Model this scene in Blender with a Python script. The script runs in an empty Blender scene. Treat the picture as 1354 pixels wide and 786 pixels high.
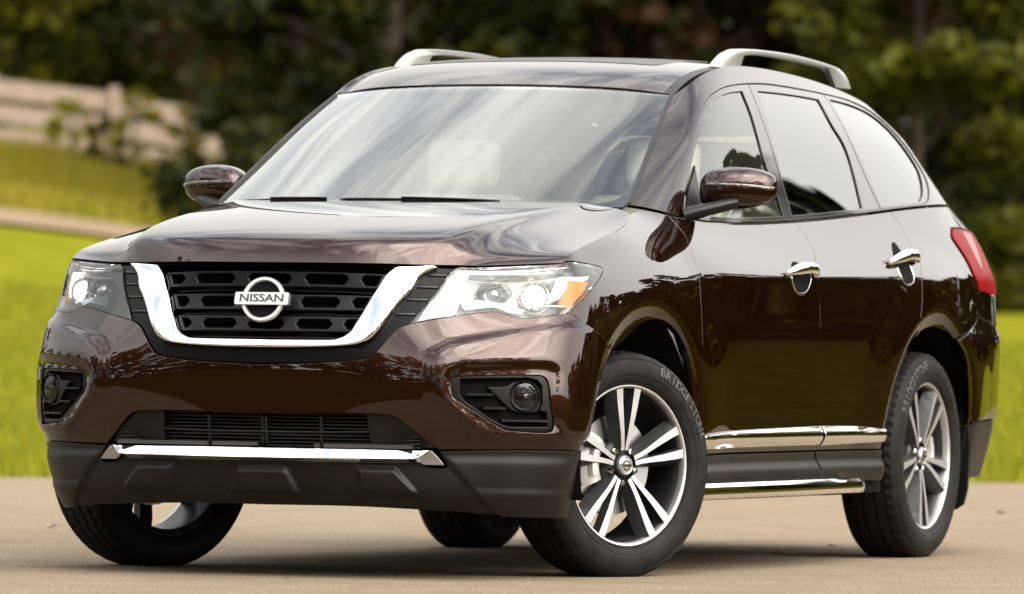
import bpy, bmesh, math, random
import numpy as np
from mathutils import Vector, Matrix
from mathutils.geometry import delaunay_2d_cdt

# ---------------------------------------------------------------- camera, light, exposure
scene = bpy.context.scene
COL = scene.collection
CAM = (25.0012, 10.5748, .8340); YAW, PITCH, ROLL = 201.9942, .1830, .7025
cd = bpy.data.cameras.new('camera'); cam = bpy.data.objects.new('camera', cd); COL.objects.link(cam)
cy, sy, cp, sp = math.cos(math.radians(YAW)), math.sin(math.radians(YAW)), math.cos(math.radians(PITCH)), math.sin(math.radians(PITCH))
fw = Vector((cp * cy, cp * sy, sp)); rt = Vector((sy, -cy, 0)); up = rt.cross(fw)
cr_, sr_ = math.cos(math.radians(ROLL)), math.sin(math.radians(ROLL))
r2 = rt * cr_ + up * sr_; u2 = up * cr_ - rt * sr_
m = Matrix((r2, u2, -fw)).transposed().to_4x4(); m.translation = CAM
cam.matrix_world = m
cd.sensor_width = 36; cd.lens = 10716.08 / 1354 * 36; cd.clip_start = .5; cd.clip_end = 3000
cd.dof.use_dof = True; cd.dof.focus_distance = 26.4; cd.dof.aperture_fstop = 5.0
scene.camera = cam

SUN_AZ, SUN_EL = 62.0, 46.0          # degrees, azimuth from +x towards +y
sun_dir = Vector((math.cos(math.radians(SUN_EL)) * math.cos(math.radians(SUN_AZ)), math.cos(math.radians(SUN_EL)) * math.sin(math.radians(SUN_AZ)), math.sin(math.radians(SUN_EL))))
sl = bpy.data.lights.new('sun', 'SUN'); sun = bpy.data.objects.new('sun', sl); COL.objects.link(sun)
sl.energy = .8; sl.angle = math.radians(50); sl.color = (1, .90, .76)
sun.rotation_euler = (-sun_dir).to_track_quat('-Z', 'Y').to_euler()
wd = bpy.data.worlds.new('World'); scene.world = wd; wd.use_nodes = True
nt = wd.node_tree; nt.nodes.clear()
def wn(t, **k):
    n = nt.nodes.new(t)
    for a, b in k.items(): setattr(n, a, b)
    return n
L = nt.links.new
sky = wn('ShaderNodeTexSky', sky_type='NISHITA', sun_disc=False, sun_elevation=math.radians(SUN_EL), sun_rotation=math.radians(90 - SUN_AZ), air_density=1.0, dust_density=1.6, ozone_density=1.0)
tc = wn('ShaderNodeTexCoord'); sep = wn('ShaderNodeSeparateXYZ'); L(tc.outputs['Generated'], sep.inputs[0])
addz = wn('ShaderNodeMath', operation='ADD'); addz.inputs[1].default_value = .16; L(sep.outputs['Z'], addz.inputs[0])
mz = wn('ShaderNodeMath', operation='MAXIMUM'); mz.inputs[1].default_value = .05; L(addz.outputs[0], mz.inputs[0])
dv = wn('ShaderNodeVectorMath', operation='DIVIDE'); cmb = wn('ShaderNodeCombineXYZ')
for i in range(3): L(mz.outputs[0], cmb.inputs[i])
L(tc.outputs['Generated'], dv.inputs[0]); L(cmb.outputs[0], dv.inputs[1])
mp = wn('ShaderNodeMapping'); mp.inputs['Scale'].default_value = (1.1, 3.0, 1); mp.inputs['Rotation'].default_value = (0, 0, math.radians(38)); L(dv.outputs[0], mp.inputs[0])
no = wn('ShaderNodeTexNoise'); no.inputs['Scale'].default_value = 1.7; no.inputs['Detail'].default_value = 7; no.inputs['Roughness'].default_value = .55; no.inputs['Distortion'].default_value = .5; L(mp.outputs[0], no.inputs[0])
cl = wn('ShaderNodeMapRange', interpolation_type='SMOOTHSTEP'); cl.inputs['From Min'].default_value = .38; cl.inputs['From Max'].default_value = .62; cl.inputs['To Min'].default_value = .18; L(no.outputs[0], cl.inputs[0])
hz = wn('ShaderNodeMapRange', interpolation_type='SMOOTHSTEP'); hz.inputs['From Min'].default_value = .72; hz.inputs['From Max'].default_value = .36; L(sep.outputs['Z'], hz.inputs[0])
mx = wn('ShaderNodeMath', operation='MAXIMUM'); L(cl.outputs[0], mx.inputs[0]); L(hz.outputs[0], mx.inputs[1])
mix = wn('ShaderNodeMix', data_type='RGBA'); L(mx.outputs[0], mix.inputs[0]); L(sky.outputs[0], mix.inputs[6]); mix.inputs[7].default_value = (13.0, 12.7, 12.2, 1)
# bright veil of cloud round the sun
sv = wn('ShaderNodeVectorMath', operation='DOT_PRODUCT'); L(tc.outputs['Generated'], sv.inputs[0]); sv.inputs[1].default_value = tuple(sun_dir)
gl = wn('ShaderNodeMapRange', interpolation_type='SMOOTHSTEP'); gl.inputs['From Min'].default_value = .55; gl.inputs['From Max'].default_value = 1.0; gl.inputs['To Min'].default_value = 1.0; gl.inputs['To Max'].default_value = 3.4; L(sv.outputs['Value'], gl.inputs[0])
n2 = wn('ShaderNodeTexNoise'); n2.inputs['Scale'].default_value = 2.3; n2.inputs['Detail'].default_value = 6; n2.inputs['Distortion'].default_value = .8; L(mp.outputs[0], n2.inputs[0])
g2 = wn('ShaderNodeMapRange'); g2.inputs['From Min'].default_value = .3; g2.inputs['From Max'].default_value = .7; g2.inputs['To Min'].default_value = .72; g2.inputs['To Max'].default_value = 1.18; L(n2.outputs[0], g2.inputs[0])
g3 = wn('ShaderNodeMapRange', interpolation_type='SMOOTHSTEP'); g3.inputs['From Min'].default_value = -.45; g3.inputs['From Max'].default_value = .12; g3.inputs['To Min'].default_value = .42; g3.inputs['To Max'].default_value = 1.0; L(sv.outputs['Value'], g3.inputs[0])
g4 = wn('ShaderNodeMath', operation='MULTIPLY'); L(gl.outputs[0], g4.inputs[0]); L(g3.outputs[0], g4.inputs[1])
g5 = wn('ShaderNodeMix', data_type='FLOAT'); L(hz.outputs[0], g5.inputs[0]); L(g2.outputs[0], g5.inputs[2]); g5.inputs[3].default_value = 1.0      # smooth haze low down, streaks overhead
gm = wn('ShaderNodeMath', operation='MULTIPLY'); L(g4.outputs[0], gm.inputs[0]); L(g5.outputs[0], gm.inputs[1])
sm = wn('ShaderNodeVectorMath', operation='SCALE'); sm.inputs[0].default_value = (11.6, 11.2, 10.7); L(gm.outputs[0], sm.inputs['Scale']); L(sm.outputs[0], mix.inputs[7])
bg = wn('ShaderNodeBackground'); bg.inputs[1].default_value = .11; L(mix.outputs[2], bg.inputs[0])
wo = wn('ShaderNodeOutputWorld'); L(bg.outputs[0], wo.inputs[0])
scene.view_settings.view_transform = 'Standard'; scene.view_settings.look = 'None'
scene.view_settings.exposure = 1.45; scene.view_settings.gamma = 1.0; scene.view_settings.use_curve_mapping = False
scene.cycles.max_bounces = 10; scene.cycles.transparent_max_bounces = 24
try: scene.cycles.use_denoising = True
except Exception: pass
random.seed(4); np.random.seed(4)

# ---------------------------------------------------------------- materials
MATS = {}
def mat(name, col, rough=.5, metal=0.0, coat=0.0, coat_rough=.03, noise=None, bump=None, spec=None, emit=None, extra=None):
    """Principled material; noise=(scale, colour2, detail) varies the colour, bump=(scale, strength)."""
    if name in MATS: return MATS[name]
    m = bpy.data.materials.new(name); m.use_nodes = True; MATS[name] = m
    t = m.node_tree; b = t.nodes['Principled BSDF']
    b.inputs['Base Color'].default_value = (*col, 1); b.inputs['Roughness'].default_value = rough; b.inputs['Metallic'].default_value = metal
    b.inputs['Coat Weight'].default_value = coat; b.inputs['Coat Roughness'].default_value = coat_rough
    if spec is not None: b.inputs['Specular IOR Level'].default_value = spec
    if emit: b.inputs['Emission Color'].default_value = (*emit[0], 1); b.inputs['Emission Strength'].default_value = emit[1]
    c = t.nodes.new('ShaderNodeTexCoord')
    if noise:
        n = t.nodes.new('ShaderNodeTexNoise'); n.inputs['Scale'].default_value = noise[0]; n.inputs['Detail'].default_value = noise[2] if len(noise) > 2 else 4
        t.links.new(c.outputs['Object'], n.inputs[0])
        mr = t.nodes.new('ShaderNodeMapRange'); mr.inputs[1].default_value = .35; mr.inputs[2].default_value = .65; t.links.new(n.outputs[0], mr.inputs[0])
        x = t.nodes.new('ShaderNodeMix'); x.data_type = 'RGBA'; x.inputs[6].default_value = (*col, 1); x.inputs[7].default_value = (*noise[1], 1)
        t.links.new(mr.outputs[0], x.inputs[0]); t.links.new(x.outputs[2], b.inputs['Base Color'])
    if bump:
        n = t.nodes.new('ShaderNodeTexNoise'); n.inputs['Scale'].default_value = bump[0]; n.inputs['Detail'].default_value = 5; t.links.new(c.outputs['Object'], n.inputs[0])
        u = t.nodes.new('ShaderNodeBump'); u.inputs['Strength'].default_value = bump[1]; u.inputs['Distance'].default_value = .01
        t.links.new(n.outputs[0], u.inputs['Height']); t.links.new(u.outputs[0], b.inputs['Normal'])
    return m
def glass(name, tint, refl_rough=0.0, ior=1.5, boost=1.0):
    """Thin sheet glass: tinted see-through plus a Fresnel mirror."""
    if name in MATS: return MATS[name]
    m = bpy.data.materials.new(name); m.use_nodes = True; MATS[name] = m
    t = m.node_tree; t.nodes.clear()
    o = t.nodes.new('ShaderNodeOutputMaterial'); x = t.nodes.new('ShaderNodeMixShader')
    tr = t.nodes.new('ShaderNodeBsdfTransparent'); tr.inputs[0].default_value = (*tint, 1)
    g = t.nodes.new('ShaderNodeBsdfGlossy'); g.inputs['Roughness'].default_value = refl_rough; g.inputs[0].default_value = (.97, 1, .985, 1)
    f = t.nodes.new('ShaderNodeFresnel'); f.inputs[0].default_value = ior
    k = t.nodes.new('ShaderNodeMath'); k.operation = 'MULTIPLY'; k.inputs[1].default_value = boost; k.use_clamp = True
    t.links.new(f.outputs[0], k.inputs[0]); t.links.new(k.outputs[0], x.inputs[0]); t.links.new(tr.outputs[0], x.inputs[1]); t.links.new(g.outputs[0], x.inputs[2])
    t.links.new(x.outputs[0], o.inputs[0])
    return m
PAINT = mat('brown_metallic_paint', (.0195, .0064, .0031), .32, .86, 1.0, .010, noise=(900, (.027, .0088, .0043), 1), spec=0)
PAINT.node_tree.nodes['Principled BSDF'].inputs['Specular Tint'].default_value = (.0, .0, .0, 1)
CLAD = mat('satin_brown_plastic', (.0045, .0035, .0026), .42, 0, .0, noise=(9, (.0075, .0061, .0047), 6), bump=(1500, .06), spec=.22)
BLACK = mat('satin_black_plastic', (.0035, .0031, .0027), .42, bump=(1200, .05), spec=.3)
GLOSSB = mat('gloss_black_plastic', (.0025, .0025, .0025), .3, spec=.12)
DARK = mat('dark_cavity_plastic', (.003, .003, .003), .85, spec=.08)
CHROME = mat('chrome', (.86, .85, .83), .045, 1.0)
SILVER = mat('silver_rail_paint', (.24, .24, .225), .34, .35, .2)
MACH = mat('machined_alloy', (.52, .515, .505), .42, .9)
GREYA = mat('dark_grey_alloy', (.024, .024, .025), .42, .3, spec=.3)
BARREL = mat('alloy_barrel', (.035, .035, .037), .4, .8)
RUBBER = mat('tyre_rubber', (.0042, .0037, .0032), .6, noise=(22, (.010, .009, .0078), 5), bump=(260, .12), spec=.13)
TEXT_GREY = mat('raised_tyre_lettering', (.020, .019, .017), .55)
BRAKE = mat('brake_steel', (.42, .41, .40), .35, 1.0)
CALIPER = mat('cast_caliper', (.45, .44, .42), .45, .6)
LENS = glass('clear_lens', (.97, .97, .97), 0, 1.48)
WSGLASS = glass('windscreen_glass', (.84, .90, .87), 0, 1.52, 1.62)
SIDEGLASS = glass('side_window_glass', (.80, .88, .84), 0, 1.52, 1.0)
PRIVACY = glass('dark_rear_window_glass', (.08, .08, .08), 0, 1.52, 1.12)
REFLECTOR = mat('lamp_reflector', (.24, .24, .24), .15, 1.0)
LAMPGREY = mat('lamp_bezel', (.11, .11, .11), .28, .9)
AMBER = mat('amber_reflector', (.55, .15, .004), .4, spec=.1)
REDLENS = mat('red_lamp_lens', (.13, .0016, .0024), .35, spec=.03)
REDPALE = mat('pale_lamp_lens', (.17, .09, .085), .3, spec=.05)
LED = mat('lit_led_strip', (.9, .9, .9), .3, emit=((1, .98, .93), .38))
LAMPLIT = mat('lit_projector_lens', (.9, .9, .9), .1, 0, 1.0, emit=((1, .98, .94), 1.0))
BEIGE = mat('beige_leather', (.62, .57, .49), .55, noise=(30, (.56, .51, .43)), bump=(200, .1))
DASH = mat('dashboard_vinyl', (.30, .285, .255), .6)
HEADLINER = mat('headliner_cloth', (.74, .72, .67), .9)
SATIN = mat('satin_chrome', (.62, .61, .59), .42, 1.0)
LETTER = mat('dark_letter_enamel', (.02, .02, .02), .3)

# ---------------------------------------------------------------- object helpers
def link(o, parent=None):
    COL.objects.link(o)
    if parent is not None: o.parent = parent
    return o
def mesh_obj(name, V, F, m, parent=None, N=None, smooth_=True, mats=None, mi=None):
    me = bpy.data.meshes.new(name); me.from_pydata([tuple(map(float, v)) for v in V], [], [tuple(map(int, f)) for f in F]); me.update()
    for q in (mats or [m]): me.materials.append(q)
    if mi is not None: me.polygons.foreach_set('material_index', np.array(mi, np.int32))
    if smooth_: me.polygons.foreach_set('use_smooth', [True] * len(me.polygons))
    if N is not None and len(N) == len(me.vertices): me.normals_split_custom_set_from_vertices([tuple(map(float, n)) for n in N])
    return link(bpy.data.objects.new(name, me), parent)
def empty(name, loc=(0, 0, 0), parent=None, rot=None):
    o = bpy.data.objects.new(name, None); o.location = loc; o.empty_display_size = .2
    if rot: o.rotation_euler = rot
    return link(o, parent)
def tag(o, label, cat, group=None):
    o['label'] = label; o['category'] = cat
    if group: o['group'] = group
    return o
class MB:
    """Collects simple shapes into one mesh."""
    def __init__(s): s.V = []; s.F = []; s.M = []
    def add(s, V, F, mi=0):
        b = len(s.V); s.V += [tuple(v) for v in V]; s.F += [tuple(i + b for i in f) for f in F]; s.M += [mi] * len(F); return s
    def box(s, c, d, rot=None, mi=0, taper=1.0):
        hx, hy, hz = d[0] / 2, d[1] / 2, d[2] / 2
        v = [Vector((x * hx * (taper if z > 0 else 1), y * hy * (taper if z > 0 else 1), z * hz)) for z in (-1, 1) for y in (-1, 1) for x in (-1, 1)]
        if rot is not None: v = [rot @ p for p in v]
        c = Vector(c); return s.add([p + c for p in v], [(0, 2, 3, 1), (4, 5, 7, 6), (0, 1, 5, 4), (1, 3, 7, 5), (3, 2, 6, 7), (2, 0, 4, 6)], mi)
    def tube(s, pts, r, n=10, mi=0, cap=True, squash=None):
        """Tube along pts; r a number or one per point; squash=(a, b) scales the two section axes."""
        pts = [Vector(p) for p in pts]; rr = r if hasattr(r, '__len__') else [r] * len(pts); rings = []
        prev = None
        for i, p in enumerate(pts):
            d = (pts[min(i + 1, len(pts) - 1)] - pts[max(i - 1, 0)]).normalized()
            a = Vector((0, 0, 1)) if abs(d.z) < .95 else Vector((1, 0, 0))
            if prev is not None: a = prev
            x = a.cross(d).normalized(); y = d.cross(x).normalized(); prev = y
            qa, qb = squash or (1, 1)
            rings.append([p + (x * math.cos(2 * math.pi * k / n) * qa + y * math.sin(2 * math.pi * k / n) * qb) * rr[i] for k in range(n)])
        V = [v for R_ in rings for v in R_]; F = []
        for i in range(len(pts) - 1):
            for k in range(n): F.append((i * n + k, i * n + (k + 1) % n, (i + 1) * n + (k + 1) % n, (i + 1) * n + k))
        if cap: F += [tuple(range(n))[::-1], tuple((len(pts) - 1) * n + k for k in range(n))]
        return s.add(V, F, mi)
    def rev(s, prof, n=64, mi=0, close=False, axis='Y'):
        """Revolve (axial, radius) pairs about the local axis."""
        V = []; F = []
        for a, r in prof:
            for k in range(n):
                t = 2 * math.pi * k / n; V.append((r * math.cos(t), a, r * math.sin(t)) if axis == 'Y' else (a, r * math.cos(t), r * math.sin(t)))
        m_ = len(prof)
        for i in range(m_ - (0 if close else 1)):
            j = (i + 1) % m_
            for k in range(n): F.append((i * n + k, i * n + (k + 1) % n, j * n + (k + 1) % n, j * n + k) if axis == 'X' else (i * n + k, j * n + k, j * n + (k + 1) % n, i * n + (k + 1) % n))
        return s.add(V, F, mi)
    def prism(s, poly, a, b, f=None, mi=0, mi_side=None, bevel=0):
        """Polygon (x, z) list extruded from y=a (front, outward) back to y=b; f maps points to 3-D."""
        n = len(poly); f = f or (lambda x, y, z: (x, y, z))
        V = [f(x, a, z) for x, z in poly] + [f(x, b, z) for x, z in poly]
        F = [tuple(range(n))]; s.add(V, F, mi); base = len(s.V) - 2 * n
        s.F.append(tuple(base + n + k for k in range(n))[::-1]); s.M.append(mi_side if mi_side is not None else mi)
        for k in range(n): s.F.append((base + (k + 1) % n, base + k, base + n + k, base + n + (k + 1) % n)); s.M.append(mi_side if mi_side is not None else mi)
        return s
    def build(s, name, m, parent=None, smooth_=True, mats=None, sharp=None):
        o = mesh_obj(name, s.V, s.F, m, parent, smooth_=smooth_, mats=mats, mi=s.M if mats else None)
        bm = bmesh.new(); bm.from_mesh(o.data); bmesh.ops.recalc_face_normals(bm, faces=bm.faces); bm.to_mesh(o.data); bm.free()
        if sharp is not None: o.data.set_sharp_from_angle(angle=math.radians(sharp))
        return o
def mirror(V): return [(v[0], -v[1], v[2]) for v in V]
def both(name, V, F, m, parent, N=None, **k):
    """The same part on the car's left and, mirrored, on its right."""
    a = mesh_obj(name, V, F, m, parent[0] if isinstance(parent, tuple) else parent, N, **k)
    b = mesh_obj(name, mirror(V), [tuple(f)[::-1] for f in F], m, parent[1] if isinstance(parent, tuple) else parent, None if N is None else mirror(N), **k)
    return a, b
def both_mb(name, mb, m, parent, sharp=30, mats=None):
    P2 = parent if isinstance(parent, tuple) else (parent, parent)
    a = mb.build(name, m, P2[0], mats=mats, sharp=sharp); mb2 = MB(); mb2.V = mirror(mb.V); mb2.F = [tuple(f)[::-1] for f in mb.F]; mb2.M = mb.M
    return a, mb2.build(name, m, P2[1], mats=mats, sharp=sharp)
# ---------------------------------------------------------------- body surfaces
# Car space: x forward (front axle at 0), y to the car's left, z up, metres.
ZF = [.22, .30, .42, .50, .62, .72, .82, .90]
W_FRONT = [  # per column: (x, y) at the eight lower levels, then four (x, y, z) up to the hood edge
 [(.89,0),(.945,0),(.975,0),(.985,0),(.990,0),(.990,0),(.972,0),(.950,0),(.944,0,.94),(.942,0,.98),(.941,0,1.0),(.942,0,1.016)],
 [(.878,.3),(.935,.3),(.957,.3),(.968,.3),(.976,.3),(.975,.295),(.957,.29),(.934,.29),(.927,.29,.94),(.923,.29,.98),(.921,.29,1.0),(.92,.29,1.016)],
 [(.845,.55),(.90,.555),(.893,.56),(.935,.565),(.951,.57),(.942,.56),(.903,.545),(.866,.54),(.847,.54,.94),(.826,.54,.98),(.81,.542,1.004),(.802,.545,1.015)],
 [(.775,.72),(.82,.735),(.828,.742),(.86,.745),(.872,.745),(.862,.738),(.807,.727),(.777,.715),(.764,.71,.94),(.75,.70,.98),(.739,.69,1.005),(.732,.68,1.017)],
 [(.68,.82),(.725,.84),(.742,.853),(.768,.858),(.782,.858),(.765,.853),(.732,.838),(.697,.825),(.682,.822,.94),(.667,.815,.98),(.653,.80,1.01),(.647,.79,1.023)],
 [(.548,.878),(.588,.894),(.603,.920),(.64,.932),(.66,.932),(.645,.928),(.615,.92),(.57,.913),(.555,.908,.95),(.548,.90,.99),(.546,.89,1.017),(.557,.876,1.033)],
]
W_SIDE = [   # per column: x, eight y values at the lower levels, then four (x, y, z) up to the belt / hood shut line
 (.40, [.893,.912,.938,.953,.958,.957,.952,.946], [(.40,.938,.955),(.40,.924,.995),(.40,.902,1.035),(.40,.868,1.083)]),
 (.0,  [.91,.93,.95,.959,.964,.966,.966,.962],    [(.0,.953,.965),(.0,.937,1.015),(.0,.90,1.085),(.0,.845,1.148)]),
 (-.36,[.91,.93,.95,.960,.966,.969,.969,.966],    [(-.36,.959,.975),(-.36,.944,1.02),(-.35,.89,1.12),(-.31,.785,1.215)]),
 (-.58,[.90,.93,.95,.960,.967,.971,.972,.969],    [(-.58,.964,.98),(-.58,.953,1.02),(-.58,.905,1.11),(-.56,.832,1.202)]),
 (-.95,[.885,.925,.948,.958,.967,.973,.975,.973], [(-.95,.970,.985),(-.95,.961,1.02),(-.95,.914,1.10),(-.95,.864,1.182)]),
 (-1.67,[.885,.925,.948,.958,.967,.973,.975,.973],[(-1.67,.970,.985),(-1.67,.962,1.02),(-1.67,.916,1.11),(-1.67,.868,1.20)]),
 (-2.35,[.885,.925,.948,.958,.967,.973,.975,.973],[(-2.35,.969,.99),(-2.35,.959,1.03),(-2.35,.912,1.135),(-2.35,.866,1.235)]),
 (-2.9,[.90,.928,.948,.958,.967,.972,.973,.970],  [(-2.9,.964,.99),(-2.9,.952,1.04),(-2.9,.904,1.155),(-2.9,.858,1.268)]),
 (-3.35,[.89,.915,.938,.948,.956,.961,.962,.959], [(-3.35,.952,.99),(-3.35,.94,1.04),(-3.35,.892,1.165),(-3.31,.842,1.285)]),
 (-3.68,[.85,.88,.905,.915,.924,.928,.928,.924],  [(-3.68,.917,.99),(-3.67,.906,1.04),(-3.64,.848,1.165),(-3.56,.79,1.285)]),
]
W_REAR = [
 [(-3.84,.74),(-3.88,.77),(-3.915,.805),(-3.93,.815),(-3.94,.82),(-3.94,.822),(-3.925,.82),(-3.90,.82),(-3.89,.815,.98),(-3.885,.80,1.04),(-3.86,.765,1.16),(-3.75,.70,1.27)],
 [(-3.95,.45),(-3.99,.46),(-4.03,.48),(-4.045,.49),(-4.05,.49),(-4.04,.49),(-4.02,.49),(-3.99,.48),(-3.98,.48,.98),(-3.96,.47,1.04),(-3.93,.45,1.16),(-3.85,.40,1.27)],
 [(-3.97,0),(-4.01,0),(-4.05,0),(-4.065,0),(-4.07,0),(-4.06,0),(-4.04,0),(-4.01,0),(-4.0,0,.98),(-3.98,0,1.04),(-3.95,0,1.16),(-3.88,0,1.27)],
]
def _lev(col):
    return [p if len(p) == 3 else (p[0], p[1], ZF[i]) for i, p in enumerate(col)]
W_NET = [_lev(c) for c in W_FRONT] + [[(x, y, ZF[i]) for i, y in enumerate(ys)] + top for x, ys, top in W_SIDE] + [_lev(c) for c in W_REAR]
G_NET = [
 [(-.34,.75,1.232),(-.59,.715,1.37),(-.84,.672,1.51),(-1.085,.627,1.63)],
 [(-.46,.80,1.218),(-.70,.757,1.37),(-.95,.705,1.52),(-1.19,.64,1.668)],
 [(-.66,.85,1.192),(-.86,.792,1.37),(-1.06,.725,1.54),(-1.36,.635,1.716)],
 [(-1.05,.866,1.182),(-1.18,.81,1.375),(-1.33,.737,1.57),(-1.58,.632,1.748)],
 [(-1.67,.868,1.20),(-1.72,.812,1.385),(-1.78,.738,1.58),(-1.86,.632,1.757)],
 [(-2.35,.866,1.235),(-2.34,.805,1.415),(-2.33,.735,1.58),(-2.33,.63,1.739)],
 [(-2.9,.858,1.268),(-2.86,.795,1.425),(-2.81,.725,1.565),(-2.77,.625,1.702)],
 [(-3.31,.842,1.285),(-3.23,.775,1.43),(-3.16,.705,1.55),(-3.1,.615,1.658)],
 [(-3.56,.79,1.285),(-3.45,.725,1.42),(-3.39,.67,1.525),(-3.3,.59,1.615)],
 [(-3.72,.715,1.275),(-3.59,.65,1.40),(-3.54,.60,1.505),(-3.45,.54,1.575)],
]
H_NET = [  # hood, columns from the centre line to the shut line; front edge to cowl
 [(.945,0,1.02),(.925,0,1.075),(.86,0,1.12),(.62,0,1.17),(.26,0,1.215),(-.09,0,1.243)],
 [(.922,.29,1.02),(.902,.29,1.075),(.838,.29,1.118),(.60,.295,1.168),(.23,.305,1.213),(-.12,.32,1.242)],
 [(.842,.48,1.018),(.822,.48,1.072),(.768,.485,1.112),(.54,.50,1.162),(.17,.52,1.208),(-.18,.535,1.24)],
 [(.795,.552,1.017),(.772,.555,1.069),(.725,.56,1.105),(.50,.58,1.154),(.13,.605,1.201),(-.215,.625,1.239)],
 [(.765,.595,1.018),(.738,.598,1.050),(.692,.603,1.080),(.475,.622,1.134),(.11,.645,1.187),(-.23,.655,1.235)],
 [(.725,.655,1.019),(.69,.66,1.040),(.64,.67,1.066),(.43,.695,1.119),(.07,.71,1.173),(-.25,.70,1.228)],
 [(.64,.78,1.026),(.60,.79,1.042),(.545,.795,1.065),(.34,.80,1.105),(.02,.79,1.158),(-.262,.757,1.218)],
 [(.557,.88,1.033),(.515,.882,1.048),(.46,.878,1.067),(.26,.866,1.103),(-.03,.848,1.150),(-.262,.80,1.20)],
]
S_NET = [  # windshield, columns centre to edge, bottom to top
 [(-.06,0,1.215),(-.34,0,1.36),(-.65,0,1.515),(-.95,0,1.655)],
 [(-.085,.26,1.215),(-.365,.25,1.36),(-.67,.235,1.513),(-.963,.22,1.653)],
 [(-.165,.50,1.215),(-.435,.47,1.36),(-.725,.435,1.51),(-1.00,.41,1.646)],
 [(-.25,.655,1.217),(-.51,.62,1.36),(-.78,.575,1.508),(-1.045,.54,1.637)],
 [(-.34,.755,1.225),(-.59,.715,1.36),(-.84,.672,1.505),(-1.085,.627,1.63)],
]
R_NET = [  # roof, columns centre to ditch, front to back
 [(-.95,0,1.657),(-1.12,0,1.718),(-1.35,0,1.757),(-1.7,0,1.776),(-2.2,0,1.778),(-2.7,0,1.757),(-3.1,0,1.722),(-3.42,0,1.675)],
 [(-.965,.25,1.654),(-1.135,.25,1.715),(-1.36,.25,1.754),(-1.7,.25,1.773),(-2.2,.25,1.775),(-2.7,.25,1.754),(-3.1,.25,1.718),(-3.42,.24,1.67)],
 [(-1.005,.45,1.647),(-1.17,.45,1.705),(-1.39,.45,1.744),(-1.71,.45,1.764),(-2.2,.45,1.765),(-2.7,.45,1.742),(-3.1,.44,1.704),(-3.42,.42,1.652)],
 [(-1.05,.55,1.637),(-1.205,.55,1.692),(-1.415,.55,1.732),(-1.72,.55,1.753),(-2.2,.55,1.753),(-2.7,.548,1.727),(-3.1,.535,1.685),(-3.42,.51,1.622)],
 [(-1.085,.62,1.628),(-1.235,.612,1.679),(-1.44,.61,1.722),(-1.73,.612,1.743),(-2.2,.612,1.737),(-2.7,.606,1.706),(-3.1,.595,1.655),(-3.42,.56,1.585)],
]
class Surf:
    """Near-interpolating uniform bicubic B-spline through a net of points; (s, t) in net units."""
    def __init__(self, net, mirror0=False, mirror1=False, fit=3):
        self.N = np.array(net, float); self.m0, self.m1 = mirror0, mirror1
        self.C, self.R = self.N.shape[:2]
        self.K = self.N.copy()
        ss, tt = np.meshgrid(np.arange(self.C), np.arange(self.R), indexing='ij')
        for _ in range(fit):
            self.K += .8 * (self.N - self.raw(ss.ravel().astype(float), tt.ravel().astype(float)).reshape(self.N.shape))
            if mirror0: self.K[0, :, 1] = 0
            if mirror1: self.K[-1, :, 1] = 0
        self.disp = None
    def _pad(self):
        K = self.K; fl = np.array([1, -1, 1])
        a = K[1] * fl if self.m0 else 2 * K[0] - K[1]
        b = K[-2] * fl if self.m1 else 2 * K[-1] - K[-2]
        K = np.concatenate([a[None], K, b[None]])
        return np.concatenate([(2 * K[:, :1] - K[:, 1:2]), K, (2 * K[:, -1:] - K[:, -2:-1])], 1)
    def raw(self, s, t):
        P = self._pad()
        def w(q, n):
            i = np.clip(np.floor(q).astype(int), 0, n - 2); f = q - i
            return i, np.stack([(1 - f) ** 3, 3 * f ** 3 - 6 * f ** 2 + 4, -3 * f ** 3 + 3 * f ** 2 + 3 * f + 1, f ** 3], -1) / 6
        i, ws = w(s, self.C); j, wt = w(t, self.R)
        out = np.zeros((len(s), 3))
        for a in range(4):
            for b in range(4):
                out += (ws[:, a] * wt[:, b])[:, None] * P[i + a, j + b]
        return out
    def at(self, s, t):
        s = np.asarray(s, float).ravel(); t = np.asarray(t, float).ravel()
        p = self.raw(s, t)
        if self.disp is not None:
            p = p + self.rawn(s, t) * self.disp(p, s, t)[:, None]
        return p
    def rawn(self, s, t, f=None, e=2e-3):
        f = f or self.raw
        a = f(s + e, t) - f(s - e, t); b = f(s, t + e) - f(s, t - e)
        n = np.cross(a, b)
        return n / (np.linalg.norm(n, axis=1)[:, None] + 1e-12)
    def normal(self, s, t):
        return self.rawn(np.asarray(s, float).ravel(), np.asarray(t, float).ravel(), self.at)
def smooth(a, b, x):
    q = np.clip((x - a) / (b - a), 0, 1); return q * q * (3 - 2 * q)
ARCH = [(-.01, .39, .505, .475, .460), (-2.91, .385, .505, .415, .455)]      # wheel openings: centre x, z, reach ahead, behind, above
def arch_r(x, z, k):
    ax, az, rf, rb, rz = ARCH[k]
    return np.hypot((x - ax) / np.where(x > ax, rf, rb), (z - az) / rz)
def w_disp(p, s, t):
    d = np.zeros(len(p))
    side = smooth(.80, .90, p[:, 1])
    for k in (0, 1):
        r = arch_r(p[:, 0], p[:, 2], k)
        flare = .012 * smooth(1.75, 1.16, r) - .020 * smooth(1.15, .98, r)
        d += flare * side * smooth(.2, .35, p[:, 2])
    return d
W = Surf(W_NET, True, True); W.disp = w_disp
G = Surf(G_NET); H = Surf(H_NET, True); S = Surf(S_NET, True); R = Surf(R_NET, True)

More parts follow.
